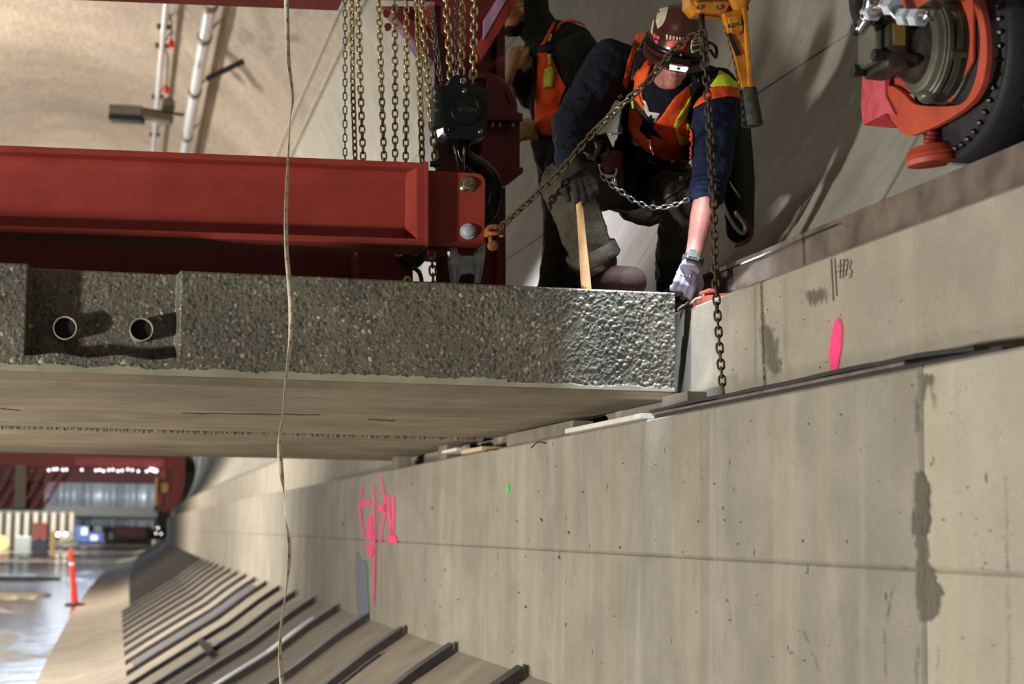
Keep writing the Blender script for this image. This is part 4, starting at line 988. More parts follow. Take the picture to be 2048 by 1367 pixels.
rel(tr, b, s, (-32, 6), (28, 28), 'flatbed', M_trred, .1); rel(tr, b, s, (-28, 28), (-4, 42), 'cab', M_trred, .2); rel(tr, b, s, (-26, 31), (-6, 39), 'windscreen', M_black, .02, .2, -.1); rel(tr, b, s, (-44, 2), (-32, 20), 'grey_tank', M_gearp, .1); rel(tr, b, s, (-40, 22), (-30, 46), 'exhaust', M_bluem, .1, 1)
for x in (-24, -10, 18): MB().lathe((b.x+x*s, b.y-.2, GZ_+6*s), (0, 1, 0), [(0, 6*s), (.5, 6*s)], 14).build('wheel', M_rubber, tr)
b = at_floor(318, 1078); dg_ = thing('rubble_skip', (b.x, b.y, GZ_), 'dark skip at the foot of the wall where the tunnel bends away', 'skip'); s = b.y/FPX
rel(dg_, b, s, (-18, 2), (22, 16), 'body', M_blackm, .1, 4); rel(dg_, b, s, (-16, 16), (8, 26), 'load', M_clamp, .3, 3)
for x, y in ((308, 1050), (316, 1055), (312, 1066), (322, 1067)): MB().ell(PY(x, y, b.y-.5), .14, .14, .14, None, 8, 5).build('lamp', M_head if x < 310 else M_spark, dg_)
# delineator post
b = at_floor(150, 1211); de = thing('delineator_post', (b.x, b.y, GZ_), 'red delineator post with white band on a dark base by the curb', 'post'); s = b.y/FPX
top = PY(142, 1097, b.y); d = (top-Vector((b.x, b.y, GZ_)))
MB().lathe((b.x, b.y, GZ_), d, [(.05, .085), (.4, .075), (d.length*.9, .05), (d.length*.96, .055), (d.length, .035)], 12).build('tube', M_cone, de, 'auto')
for t_ in (.72,): MB().lathe(Vector((b.x, b.y, GZ_))+d*t_, d, [(0, .069), (.05, .067)], 12).build('white_band', M_white, de, 'auto')
MB().lathe((b.x, b.y, GZ_), (0, 0, 1), [(0, .25), (.05, .25), (.08, .12)], 8).build('base', M_rubber, de)
# low sand windrows and puddle rims on the floor
for (x0, x1, y0, y1) in ((-60, 118, 1152, 1164), (-60, 95, 1182, 1200)):
    a, b2 = at_floor(x0, y1), at_floor(x1, y1); c = at_floor((x0+x1)/2, y0); mb = MB(); rr = []
    for i in range(14):
        t = i/13; y = a.y+(c.y-a.y)*.5; x = a.x+(b2.x-a.x)*t; wv = (c.y-a.y)*.5*(1-abs(2*t-1)**3)+.3; rr.append([(x, y-wv, GZ_-.02), (x, y-wv*.4, GZ_+.05+.03*math.sin(i*2)), (x, y+wv*.5, GZ_+.06), (x, y+wv, GZ_-.02)])
    tag(mb.rings(rr).build('grit_patch', M_invert, None, True), 'low tan grit bank on the wet floor, '+('farther' if y0 < 1170 else 'nearer')+' of the two', 'grit')

bw = MB().box((-14, 300, -3), (30, 300.5, 14)).build('wall_back', M_lining, None); tag(bw, 'far closed end of the tunnel', None, None, 'structure')

# ================================================================== ORANGE LEVER HOIST
YL = 5.5
L_ = lambda x, y, d=0: PY(x, y, YL+d)
lv = thing('lever_hoist', L_(1440, 28), 'worn orange lever hoist with black-gripped handle hanging above the worker', 'hoist')
MB().prism([L_(*q) for q in ((1382, -60), (1500, -60), (1496, 2), (1478, 18), (1455, 26), (1395, 24), (1380, 6))], (0, .09, 0)).build('gear_housing', M_orange, lv, bevel=.006)
MB().prism([L_(*q, -.02) for q in ((1390, 0), (1400, 24), (1450, 26), (1462, 6), (1452, 2), (1400, 4))], (0, .02, 0)).build('side_plate', M_orange, lv, bevel=.003)
MB().tube(catmull([L_(1440, -55, .045), L_(1440, -85, .045), L_(1455, -105, .045), L_(1440, -125, .045), L_(1428, -112, .045)], 5), .011, 10).build('top_hook', M_dgear, lv, True)
for x, y in ((1397, 15), (1437, 15)): MB().lathe(L_(x, y, -.022), (0, -1, 0), [(0, .008), (.004, .008), (.006, .004)], 12).build('rivet', M_silver, lv, 'auto')
MB().lathe(L_(1478, 0, -.02), (0, -1, .1), [(-.03, .036), (.02, .034), (.03, .02), (.03, 0)], 20).build('ratchet_cap', M_orange, lv, 'auto')
MB().prism([L_(*q) for q in ((1472, 4), (1494, -30), (1498, 20), (1482, 28), (1470, 20))], (0, .05, 0)).build('pawl_cover', M_dgear, lv, bevel=.004)
MB().prism([L_(*q, -.035) for q in ((1447, 26), (1492, 14), (1496, 60), (1505, 176), (1484, 178), (1470, 112), (1456, 62))], (0, .03, 0)).build('handle', M_orange, lv, bevel=.004)
MB().prism([L_(*q, -.048) for q in ((1486, 14), (1494, 12), (1498, 60), (1507, 176), (1499, 177), (1491, 70))], (0, .03, 0)).build('handle_flange', M_orange, lv, bevel=.003)
MB().prism([L_(*q, -.041) for q in ((1456, 66), (1462, 68), (1482, 108), (1473, 112))], (0, .01, 0)).build('handle_slot', M_blackm, lv)
MB().prism([L_(*q, -.043) for q in ((1456, 34), (1482, 30), (1486, 58), (1478, 70), (1464, 66))], (0, .008, 0)).build('handle_plate', M_orange, lv, bevel=.002)
for x, y in ((1459, 52), (1477, 47)): MB().lathe(L_(x, y, -.044), (0, -1, 0), [(0, .0075), (.005, .0075), (.007, .004)], 12).build('bolt', M_silver, lv, 'auto')
ga_, gb_ = L_(1496, 176, -.02), L_(1505, 252, -.02); MB().lathe(ga_, gb_-ga_, [(0, .026), (.004, .029), ((gb_-ga_).length-.004, .036), ((gb_-ga_).length, .033)], 18).build('grip', M_grip, lv, 'auto')
MB().cyl(L_(1403, 24, .03), L_(1404, 62, .0), .010, 10).build('chain_guide', M_blackm, lv, True)

# ================================================================== MEASURING TAPE
TP = [(572, -30, 0), (574, 40, 20), (577, 120, 35), (585, 195, 55), (580, 240, 78), (576, 320, 60), (572, 420, 40), (573, 500, 30), (578, 560, 20), (582, 620, 10), (580, 690, 30), (571, 760, 62), (565, 830, 70), (559, 890, 25), (562, 940, 10), (567, 980, 72), (569, 1010, 86), (570, 1035, 84), (577, 1075, 45), (578, 1120, 40), (572, 1180, 70), (563, 1240, 62), (560, 1300, 45), (564, 1372, 20), (566, 1420, 20)]
tp = catmull([PY(x, y, 5.55+.03*math.sin(i*.7)) for i, (x, y, a) in enumerate(TP)], 6)
an = catmull([Vector((a, 0, 0)) for x, y, a in TP], 6)
mb = MB(); n = len(tp)
for p, a in zip(tp, an):
    t = math.radians(a.x); d = Vector((math.cos(t), math.sin(t), 0))*.0082; mb.v += [tuple(p-d), tuple(p), tuple(p+d)]
for i in range(n-1): q = i*3; mb.f += [(q, q+1, q+4, q+3), (q+1, q+2, q+5, q+4)]
m = mb.mesh('measuring_tape'); uv = m.uv_layers.new(name='UVMap'); cum = [0]
for i in range(1, n): cum.append(cum[-1]+(tp[i]-tp[i-1]).length)
for lp in m.loops: k_ = lp.vertex_index; uv.data[lp.index].uv = ((k_ % 3)*.5, cum[k_//3])
ta = link('measuring_tape', m, M_tape, None, True); so = ta.modifiers.new('t', 'SOLIDIFY'); so.thickness = .0009; apply(ta)
tag(ta, 'pale twisted measuring tape hanging down in front of the slab', 'tape')

# ================================================================== WHEEL DRIVE ON THE WALL
cw = PX(1900, 103, 2.30); cy_, cz_ = cw.y, cw.z
mo = thing('wheel_drive', (2.3, cy_, ZU+.2), 'oily hydraulic wheel drive with orange guard plate on the wall top', 'wheel drive')
K = lambda x, y, X=2.27: PX(x, y, X)
def rotq(pts, th, name, mat, X=2.27, bevel=.004, sm=0):
    if sm: pts = [(v.x, v.y) for v in catmull([Vector((a, b, 0)) for a, b in pts]+[Vector((*pts[0], 0))], sm)][:-1]
    return MB().prism([K(x, y, X) for x, y in pts], (th, 0, 0)).build(name, mat, mo, bevel=bevel)
A = Vector((cw.x, cy_, cz_))
ax = (-1, 0, 0)
def lat(prof, name, mat, dy=0, dz=0, seg=36): return MB().lathe(A+Vector((0, dy, dz)), ax, [(t*.56, r) for t, r in prof], seg).build(name, mat, mo, 'auto')
lat([(-.02, .152), (.02, .152), (.025, .146), (.06, .146)], 'motor_flange', M_dgear)
lat([(.055, .138), (.085, .138), (.090, .132), (.098, .132), (.102, .140), (.125, .140), (.13, .134), (.14, .134), (.145, .128), (.17, .122), (.185, .105)], 'gear_ring', M_gearp)
lat([(.18, .100), (.23, .092), (.24, .086), (.285, .082)], 'gear_body', M_dgear)
SX = .56
o = A+Vector((-.285*SX, 0, .0))
MB().box(o+Vector((-.07, -.085, -.08)), o+Vector((.0, .085, .085))).build('motor_block', M_dgear, mo, bevel=.016)
MB().box(o+Vector((-.095, -.065, -.06)), o+Vector((-.07, .065, .06))).build('motor_end', M_gearp, mo, bevel=.012)
MB().box(o+Vector((-.055, -.089, -.02)), o+Vector((-.02, -.084, .04))).build('type_plate', M_brass, mo)
for dy, dz in ((-.075, .05), (-.075, -.05), (.06, .06), (.06, -.06)):
    MB().cyl(o+Vector((-.09, dy, dz)), o+Vector((.02, dy, dz)), .013, 10).build('tie_bolt', M_dgear, mo, 'auto'); MB().cyl(o+Vector((-.11, dy, dz)), o+Vector((-.085, dy, dz)), .018, 6).build('tie_bolt_head', M_blackm, mo, 'auto')
for k_ in range(6):
    a = k_*PI/3+.35; d = Vector((0, math.cos(a), math.sin(a)))*.128
    MB().cyl(A+d+Vector((-.065, 0, 0)), A+d+Vector((-.02, 0, 0)), .021, 6).build('flange_bolt', M_gearp if k_ % 2 else M_dgear, mo, 'auto')
MB().ell(A+Vector((-.04, -.10, .02)), .05, .03, .075).build('dirt_boss', simple('ochre_mud', (120, 92, 44), .8), mo, True)
MB().ell(A+Vector((-.07, .0, -.135)), .03, .03, .02).build('drain_plug', M_gearp, mo, True)
# hose fittings on top
for pts, r in (([(1722, 60), (1742, 30), (1770, 12), (1790, 22), (1802, 34), (1830, 36), (1862, 30)], .016), ([(1770, 12), (1778, -8), (1796, -25)], .018), ([(1735, 40), (1742, 10), (1745, -30)], .022)):
    MB().tube(catmull([K(x, y, 2.0) for x, y in pts], 4), r, 10).build('hose_fitting', M_silver, mo, True)
for x, y in ((1742, 25), (1785, 14), (1812, 34), (1836, 35)): MB().cyl(K(x-7, y, 2.0), K(x+7, y, 2.0), .024, 6).build('hose_nut', M_galv, mo, 'auto')
MB().tube(catmull([K(x, y, 2.1) for x, y in ((1728, 50), (1716, 20), (1714, -10), (1722, -50))], 5), .024, 10).build('hydraulic_hose', M_rubber, mo, True)
# orange guard: big curved rim plate with a notched lower corner
rotq([(1945, -60), (1958, 0), (1972, 70), (1970, 140), (1950, 195), (1900, 236), (1840, 265), (1812, 270), (1794, 255), (1776, 228), (1768, 180), (1784, 172), (1810, 190), (1830, 208), (1880, 212), (1925, 205), (1948, 165), (1958, 110), (1958, 60), (1944, 0), (1930, -60)], .02, 'guard_plate', M_redo, 2.26, .003, 4)
rotq([(1740, -60), (1945, -60), (1945, 120), (1900, 205), (1780, 180), (1740, 110)], .012, 'back_plate', M_redo, 2.285)
rotq([(1724, 150), (1768, 150), (1770, 190), (1790, 230), (1770, 226), (1745, 240), (1725, 250), (1721, 210)], .02, 'primer_plate', M_pinkr, 2.25)
rotq([(1725, 250), (1745, 240), (1770, 226), (1792, 254), (1760, 254)], .10, 'lower_web', M_trred, 2.262)
rotq([(1736, 30), (1748, 30), (1748, 150), (1726, 150)], .02, 'side_web', M_redo, 2.28)
# wheel
wz = ZU+.183; wheel = MB().lathe((2.36, cy_-.02, cz_-.02), (-1, 0, 0), [(-.10, .20), (-.10, .285), (-.085, .297), (.03, .297), (.045, .285), (.045, .20)], 48).build('wheel', M_rubber, mo, 'auto')
MB().lathe((2.36, cy_-.02, cz_-.02), (-1, 0, 0), [(.043, .27), (.055, .262), (.06, .20), (.06, 0)], 36).build('wheel_hub', M_rubber, wheel, 'auto')
mb = MB()
for k_ in range(44):
    a = 2*PI*k_/44; d = Vector((0, math.cos(a), math.sin(a))); p = Vector((2.305, cy_-.02, cz_-.02))+d*.262; mb.ell(p, .012, .009, .009, None, 6, 4)
tag(mb.build('sprocket_teeth', M_black, wheel), kind='stuff')
rotq([(1842, 268), (1900, 240), (1892, 262), (1862, 294), (1850, 300)], .03, 'greasy_bracket', simple('dusty_grease', (120, 98, 84), .6), 2.33)
pr_ = K(1866, 322, 2.28); MB().lathe(pr_+Vector((0, 0, .012)), (.12, 0, -1), [(-.030, .06), (-.012, .072), (-.006, .078), (.0, .072), (.006, .078), (.02, .074), (.022, .03)], 28).build('guide_roller', M_redo, mo, 'auto')
MB().cyl(pr_+Vector((0, .01, .02)), pr_+Vector((0, .01, .12)), .014, 10).build('roller_pin', M_dgear, mo, True)
for i in range(5): MB().cyl(pr_+Vector((-.03+.004*i, -.01, .055+.012*i)), pr_+Vector((.02, -.01, .055+.012*i)), .009, 8).build('chain_roller', M_trred if i < 3 else M_black, mo, True)
MB().box(pr_+Vector((.05, -.05, -.005)), pr_+Vector((.16, .02, .02))).build('scraper', M_galv, mo, bevel=.006)
# dark box and red beam at the right edge
db = thing('drive_cabinet', (2.55, 3.9, 1.1), 'dark box beside the wheel at the right edge of the picture', 'box')
a, b = PX(1998, 268, 2.385), PX(2200, 40, 2.385); MB().box((2.385, b.y, a.z+.04), (2.45, a.y, b.z)).build('cabinet_body', M_blackm, db, bevel=.012)
a, b = PX(2010, 250, 2.38), PX(2200, 60, 2.38); MB().box((2.373, b.y, a.z+.05), (2.385, a.y-.01, b.z+.0)).build('cabinet_door', M_black, db, bevel=.006)
a, b = PX(1982, 36, 2.40), PX(2250, -90, 2.40); tag(MB().box((2.36, b.y, a.z), (2.75, a.y, b.z)).build('end_carriage', M_redd, None, bevel=.008), 'red steel end carriage at the top right corner above the dark box', 'beam')

# ================================================================== PEOPLE
def J(x, y, Y): return PY(x, y, Y)
def hand(mb, wrist, dirv, back, side, s=1, curl=.5, spread=.10):
    """palm, four unequal bent fingers and a thumb from the side; all rounded chains"""
    d = dirv.normalized(); b = (back-d*back.dot(d)).normalized(); x = d.cross(b)*side      # x: towards the thumb
    pl = .092*s
    mb.caps([(wrist-d*.02, .030*s), (wrist+d*.03*s, .034*s)])
    for k_ in (-1.5, -.5, .5, 1.5): mb.caps([(wrist+d*.02*s+x*k_*.013*s, .021*s), (wrist+d*pl+x*k_*.0215*s, .0155*s)])
    for i, (k_, L) in enumerate(((1.5, .072), (.5, .082), (-.5, .077), (-1.5, .060))):
        p = wrist+d*pl+x*k_*.0215*s; a = k_*spread; ch = [(p, .0122*s)]; cur = 0
        for j, f in enumerate((.46, .30, .24)):
            cur += curl*(.75, 1.0, .8)[j]*(1+.08*i); v = (d*math.cos(cur)-b*math.sin(cur)); v = (v+x*a).normalized(); p = p+v*L*f*s*1.05; ch.append((p, (.0115-.0014*j)*s))
        mb.caps(ch)
    p = wrist+d*.025*s+x*.03*s; v1 = (d*.75+x*.62-b*.25).normalized(); q = p+v1*.045*s; v2 = (d*.9+x*.2-b*.45).normalized(); r = q+v2*.034*s; t = r+(d*.85-x*.1-b*.5).normalized()*.026*s
    mb.caps([(p, .019*s), (q, .0148*s), (r, .013*s), (t, .0112*s)])
def head(mb, c, f, u, s=1, beard=False):
    """head in its own frame: f forward (nose), u up; c is the centre of the skull"""
    f = f.normalized(); u = (u-f*u.dot(f)).normalized(); r = f.cross(u); a = (r, f, u)
    P = lambda x, y, z: c+r*x*s+f*y*s+u*z*s
    mb.ell(P(0, -.012, .022), .076*s, .097*s, .090*s, a, 20, 14)
    mb.ell(P(0, .018, -.040), .060*s, .066*s, .078*s, a, 18, 12)
    mb.ell(P(0, .058, -.098), .030*s, .026*s, .024*s, a)              # chin
    for k_ in (-1, 1):
        mb.ell(P(k_*.040, .050, -.030), .026*s, .028*s, .026*s, a)    # cheekbones
        mb.ell(P(k_*.076, -.008, -.018), .010*s, .020*s, .032*s, a)   # ears
        mb.ell(P(k_*.032, .078, .014), .024*s, .014*s, .009*s, a)     # brow
    mb.caps([(P(0, .088, .006), .009*s), (P(0, .104, -.022), .0115*s), (P(0, .112, -.036), .0135*s)]); 
    for k_ in (-1, 1): mb.ell(P(k_*.013, .098, -.040), .0095*s, .012*s, .009*s, a)
    mb.ell(P(0, .082, -.066), .024*s, .014*s, .008*s, a); mb.ell(P(0, .079, -.078), .020*s, .014*s, .008*s, a)
    return P, a

# ---------------------------------------------------------------- worker kneeling at the slab end
w1 = thing('person', J(1270, 575, 6.55), 'worker in brown hard hat with lit headlamp and orange vest crouching at the slab end', 'person')
hipc = J(1292, 352, 6.86); chest = J(1325, 205, 6.56); neck = J(1338, 138, 6.34); belly = J(1305, 290, 6.72)
shR, shL = J(1222, 128, 6.54), J(1432, 182, 6.42)
elR, wrR = J(1146, 250, 6.44), J(1140, 330, 6.24)
elL, wrL = J(1424, 335, 6.26), J(1384, 527, 6.14)
knR, anR = J(1130, 370, 6.30), J(1190, 522, 6.36)
knL, anL = J(1366, 400, 6.42), J(1342, 545, 6.74)
hR, hL = J(1255, 365, 6.84), J(1335, 365, 6.84)
hc = J(1351, 105, 6.13); hf = Vector((-.2, -.76, -.52)); hu = Vector((.02, -.5, .8))
mb = MB()
mb.caps([(hipc, .12), (belly, .115), (chest, .125), (neck-Vector((0, -.03, .05)), .07)]); mb.caps([(shR, .06), (chest+Vector((0, 0, .05)), .09), (shL, .06)])
mb.caps([(neck-Vector((0, -.05, .04)), .062), (hc+Vector((.0, .03, -.02)), .058)])
mb.caps([(shR, .06), (elR, .048), (wrR, .032)]); mb.caps([(shL, .058), (elL, .050), (elL+(wrL-elL)*.30, .046), (elL+(wrL-elL)*.52, .0445), (elL+(wrL-elL)*.8, .034), (wrL, .031)])
mb.caps([(hR, .085), (knR, .062), (anR, .045)]); mb.caps([(hL, .085), (knL, .062), (anL, .045)])
mb.caps([(anR, .045), (Vector((anR.x, 6.37, ZT+.05)), .035)]); mb.caps([(anL, .045), (Vector((anL.x, 6.76, ZT+.05)), .035)])
pass
PH, axh = head(mb, hc, hf, hu, 1.0)
body = blob('body', mb, M_skin, w1, .0055, 5)
MB().ell(PH(0, .080, -.071), .021, .012, .0035, axh).build('lips', M_lip, w1, True)
for k_ in (-1, 1): MB().ell(PH(k_*.032, .079, -.006), .013, .010, .005, axh).build('closed_eyelid', M_skin, w1, True)
mb = MB(); mb.ell(PH(0, .050, -.085), .050, .036, .030, axh); 
# sweatshirt
mb = MB(); mb.caps([(hipc+Vector((0, 0, .02)), .155), (belly, .150), (chest, .160), (neck-Vector((0, -.06, .08)), .10)])
mb.caps([(shR, .098), (chest+Vector((0, .05, .06)), .13), (shL, .092)]); mb.caps([(neck-Vector((.05, -.05, .05)), .07), (neck-Vector((-.05, -.05, .05)), .07)])
mb.caps([(shR, .098), (elR, .084), (elR+(wrR-elR)*.6, .066), (wrR, .056)])
swr = blob('sweatshirt', mb, M_navy, w1, .009, 3, .022, .06)
mb = MB(); mb.caps([(shL, .092), (shL+(elL-shL)*.5, .088), (elL, .078), (elL+(wrL-elL)*.30, .061)])
slv = blob('sleeve', mb, M_blue, w1, .008, 3, .020, .05); tag(slv, 'navy rolled-up sleeve with lamplight painted in')
fa = (wrL-elL)
for t_, r_ in ((.20, .066), (.25, .065), (.30, .063)):
    c_ = elL+fa*t_; MB().lathe(c_-fa.normalized()*.012, fa, [(0, r_-.006), (.004, r_+.004), (.018, r_+.005), (.024, r_-.006)], 22).build('sleeve_roll', M_blue, w1, True)
# trousers
mb = MB(); mb.caps([(hipc, .15), (hipc+Vector((0, .02, -.05)), .15)])
mb.caps([(hR, .12), (knR, .094)]); mb.caps([(knR, .094), (knR+(anR-knR)*.5, .091), (anR+(knR-anR)*.06, .092)])
mb.caps([(hL, .12), (knL, .088), (knL+(anL-knL)*.4, .078), (anL, .07)])
tro = blob('trousers', mb, M_olive, w1, .009, 3, .028, .07)
dR = (anR-knR).normalized()
MB().lathe(anR-dR*.055, dR, [(0, .090), (.004, .101), (.05, .105), (.06, .096)], 24).build('turned_cuff', M_olive, w1, True)
# boots
def boot(a, toe, name, s=1, up=Vector((0, 0, 1))):
    d = (toe-a); d.z = 0; d.normalize(); x = d.cross(up); base = ZT+.001; mb = MB()
    mb.caps([(a+Vector((0, 0, .02)), .060*s), (Vector((a.x, a.y, base+.055)), .058*s)])
    mb.caps([(Vector((a.x, a.y, base+.055)), .056*s), (Vector((a.x, a.y, base+.05))+d*.09, .054*s), (Vector((a.x, a.y, base+.048))+d*.16, .048*s)])
    for k_ in (-1, 1): mb.caps([(Vector((a.x, a.y, base+.045))+d*.15+x*.022*k_, .043*s), (Vector((a.x, a.y, base+.045))+d*.08+x*.018*k_, .043*s)])
    o = blob(name, mb, M_leather, w1, .006, 4)
    pts = []
    c0 = Vector((a.x, a.y, base)); 
    for k_ in range(20):
        t = 2*PI*k_/20; L = d*math.cos(t)*(.155 if math.cos(t) > 0 else .065)+x*math.sin(t)*.056; pts.append(c0+d*.045+L)
    MB().prism(pts, (0, 0, .028)).build('sole', M_sole, o, bevel=.004)
    for j in range(3): p = c0+d*(.055+.022*j)+Vector((0, 0, .115-.016*j)); MB().tube([p-x*.028, p+Vector((0, 0, .008)), p+x*.028], .0035, 6).build('lace', M_hair, o, True)
    MB().tube([c0+d*.115+x*.05+Vector((0, 0, .05)), c0+d*.10+Vector((0, 0, .108)), c0+d*.115-x*.05+Vector((0, 0, .05))], .003, 6).build('toe_seam', M_hair, o, True)
    return o
boot(Vector((anR.x+.012, 6.38, anR.z)), Vector((anR.x+.115, 6.25, 0)), 'boot', 1.25); boot(Vector((anL.x, 6.76, anL.z)), Vector((anL.x-.03, 6.4, 0)), 'boot', .95)
# gloves
mb = MB(); hd = (J(1362, 600, 6.10)-wrL); hand(mb, J(1382, 528, 6.165), hd, Vector((-.10, -1, .15)), -1, .98, .85, .07)
gl = blob('glove', mb, M_glove, w1, .0042, 2); tag(gl, 'grey coated work glove')
c_ = wrL+(hd.normalized())*.016; MB().lathe(c_-hd.normalized()*.02, hd, [(0, .034), (.004, .038), (.03, .040), (.034, .034)], 20).build('glove_cuff', M_glove, gl, True)
mb = MB(); hdr = (J(1168, 384, 6.14)-wrR); hand(mb, J(1150, 334, 6.21), hdr, Vector((-.2, -.9, .5)), 1, 1.06, .75, .06)
glr = blob('glove', mb, M_gloved, w1, .005, 2); tag(glr, 'dark work glove gripping the wooden handle')
# watch
wt_ = wrL-fa.normalized()*.012
MB().lathe(wt_-fa.normalized()*.016, fa, [(0, .036), (.003, .0405), (.026, .0405), (.03, .036)], 22).build('watch_strap', M_grip, w1, 'auto')
vn = (-ray(1384, 520)).normalized(); dn = fa.normalized(); vx = dn.cross(vn).normalized(); vn = vx.cross(dn)
wc = wt_+vn*.040; W_ = frame(wc, vx, dn, vn)
wa = MB().box((-.025, -.022, -.006), (.025, .024, .010), W_).build('watch', M_dgear, w1, bevel=.005); MB().box((-.015, -.012, .009), (.016, .013, .012), W_).build('watch_face', M_gearp, wa, bevel=.002)
for k_ in (-1, 1): MB().cyl(W_ @ Vector((k_*.026, .008, .002)), W_ @ Vector((k_*.030, .008, .002)), .004, 8).build('button', M_silver, wa)
# hard hat in the head's frame
mb = MB(); rings = []
hr_, hF, hU = axh
for i in range(15):
    th = PI/2*i/14; rr = []
    for j in range(40):
        ph = 2*PI*j/40; x = math.sin(ph)*.112*math.cos(th)**.75; y = math.cos(ph)*.145*math.cos(th)**.75; z = .008+.165*math.sin(th)
        ridge = .006*max(0, 1-abs(x)/.022)*(1 if th > .25 else .2); rr.append(hc+hr_*x+hF*(y-.008)+hU*(z+ridge))
    rings.append(rr)
mb.rings(rings[:-1], True, False); mb.f.append(tuple(range(len(mb.v)-40, len(mb.v))))
hel = mb.build('hard_hat', M_helmet, w1, True); so = hel.modifiers.new('t', 'SOLIDIFY'); so.thickness = .004; so.offset = 1; apply(hel)
mb = MB(); brim = []
for j in range(40):
    ph = 2*PI*j/40; f_ = max(0, math.cos(ph)); e1 = .012+.042*f_**1.3
    brim.append([hc+hr_*math.sin(ph)*(.111+q_*(e1))+hF*(math.cos(ph)*(.144+q_*e1)-.008)+hU*(.010-.016*q_*f_+dz) for q_, dz in ((-.02, 0), (.5, .001), (1, -.002), (1, -.007), (.5, -.006), (-.02, -.008))])
mb.rings([list(r) for r in zip(*brim)][:], True, False); br = mb.build('brim', M_helmet, hel, True)
hb = bvh_of(hel, br)
s_ = lambda pts: [(1240+x/4.557, y/4.557) for x, y in pts]
drape('sticker', s_([(345, 90), (380, 70), (448, 62), (420, 170), (390, 225), (345, 265), (328, 190)]), hb, M_stick, hel, .003, .001, 3)
drape('sticker', s_([(300, 190), (318, 180), (305, 260), (298, 320), (280, 290)]), hb, M_stick, hel, .003, .001, 3)
drape('sticker', s_([(420, 370), (500, 360), (612, 390), (590, 445), (540, 450), (470, 430), (425, 420)]), hb, M_stickr, hel, .003, .001, 3)
for pts in ([(420, 315), (440, 310), (440, 360), (425, 360)], [(450, 325), (472, 322), (470, 362), (452, 362)], [(480, 330), (502, 328), (500, 362), (482, 362)], [(512, 335), (530, 335), (530, 365), (514, 365)], [(540, 335), (560, 338), (558, 370), (542, 370)], [(570, 340), (590, 346), (586, 378), (570, 374)], [(596, 350), (616, 358), (610, 388), (596, 384)]):
    drape('sticker_lettering', s_(pts), hb, M_stick, hel, .0035, .001, 2)
for pts in ([(300, 310), (325, 300), (330, 345), (308, 350)], [(330, 320), (365, 330), (360, 360), (335, 356)], [(312, 360), (350, 368), (346, 400), (326, 396)]): drape('sticker_lettering', s_(pts), hb, M_pinkr, hel, .003, .001, 2)
drape('sticker', s_([(655, 350), (690, 328), (725, 345), (738, 400), (725, 455), (655, 498), (640, 430)]), hb, M_stick, hel, .003, .001, 3)
for pts in ([(652, 395), (722, 380), (728, 392), (652, 408)], [(652, 425), (728, 410), (726, 440), (655, 458)], [(668, 368), (710, 352), (716, 366), (668, 382)]): drape('sticker_mark', s_(pts), hb, M_belt, hel, .0042, .001, 3)
# headlamp
lc = PH(0, .180, .012); LF = (hF*.8-hU*.6).normalized(); LU = hr_.cross(LF)*-1
if LU.dot(hU) < 0: LU = -LU
LM_ = frame(lc, hr_, LU, LF)
hl = MB().box((-.036, -.022, -.012), (.036, .026, .014), LM_).build('headlamp', M_black, w1, bevel=.006)
lens = MB().prism([LM_ @ Vector((x, y, .0145)) for x, y in ((-.034, .012), (-.029, -.014), (-.012, -.016), (0, -.013), (.012, -.016), (.029, -.014), (.034, .012), (0, .008))], LF*.003).build('lens', M_led, hl)
MB().lathe(LM_ @ Vector((0, .003, .017)), LF, [(0, .009), (.003, .007)], 12).build('lens_boss', M_gearp, hl); MB().box((-.008, .017, .013), (.008, .024, .017), LM_).build('red_button', M_stickr, hl)
mb = MB(); rr = []
for j in range(48):
    ph = 2*PI*j/48; rr.append([hc+hr_*math.sin(ph)*(.113+.004+.012*max(0, math.cos(ph))**4)+hF*(math.cos(ph)*(.146+.004)-.008)+hU*(.036+dz) for dz in (-.011, .011)])
mb.rings(rr+[rr[0]], False, False); bd = mb.build('headlamp_strap', M_black, hl, True); so = bd.modifiers.new('t', 'SOLIDIFY'); so.thickness = .003; so.offset = 0; apply(bd)
MB().tube(catmull([hc+hr_*-.118+hF*-.03+hU*.05, hc+hr_*-.150+hF*-.05+hU*.03, hc+hr_*-.155+hF*-.02+hU*.0, hc+hr_*-.125+hF*.0+hU*.03], 5), .006, 8).build('strap_buckle', M_black, hl, True)
sp_ = bpy.data.lights.new('headlamp_beam', 'SPOT'); sp_.energy = 36; sp_.color = (.80, .87, 1); sp_.spot_size = 1.25; sp_.spot_blend = .6; sp_.shadow_soft_size = .02
so_ = bpy.data.objects.new('headlamp_beam', sp_); C.objects.link(so_); so_.location = lc+LF*.045
so_.rotation_euler = (J(1318, 650, 6.08)-so_.location).to_track_quat('-Z', 'Y').to_euler()
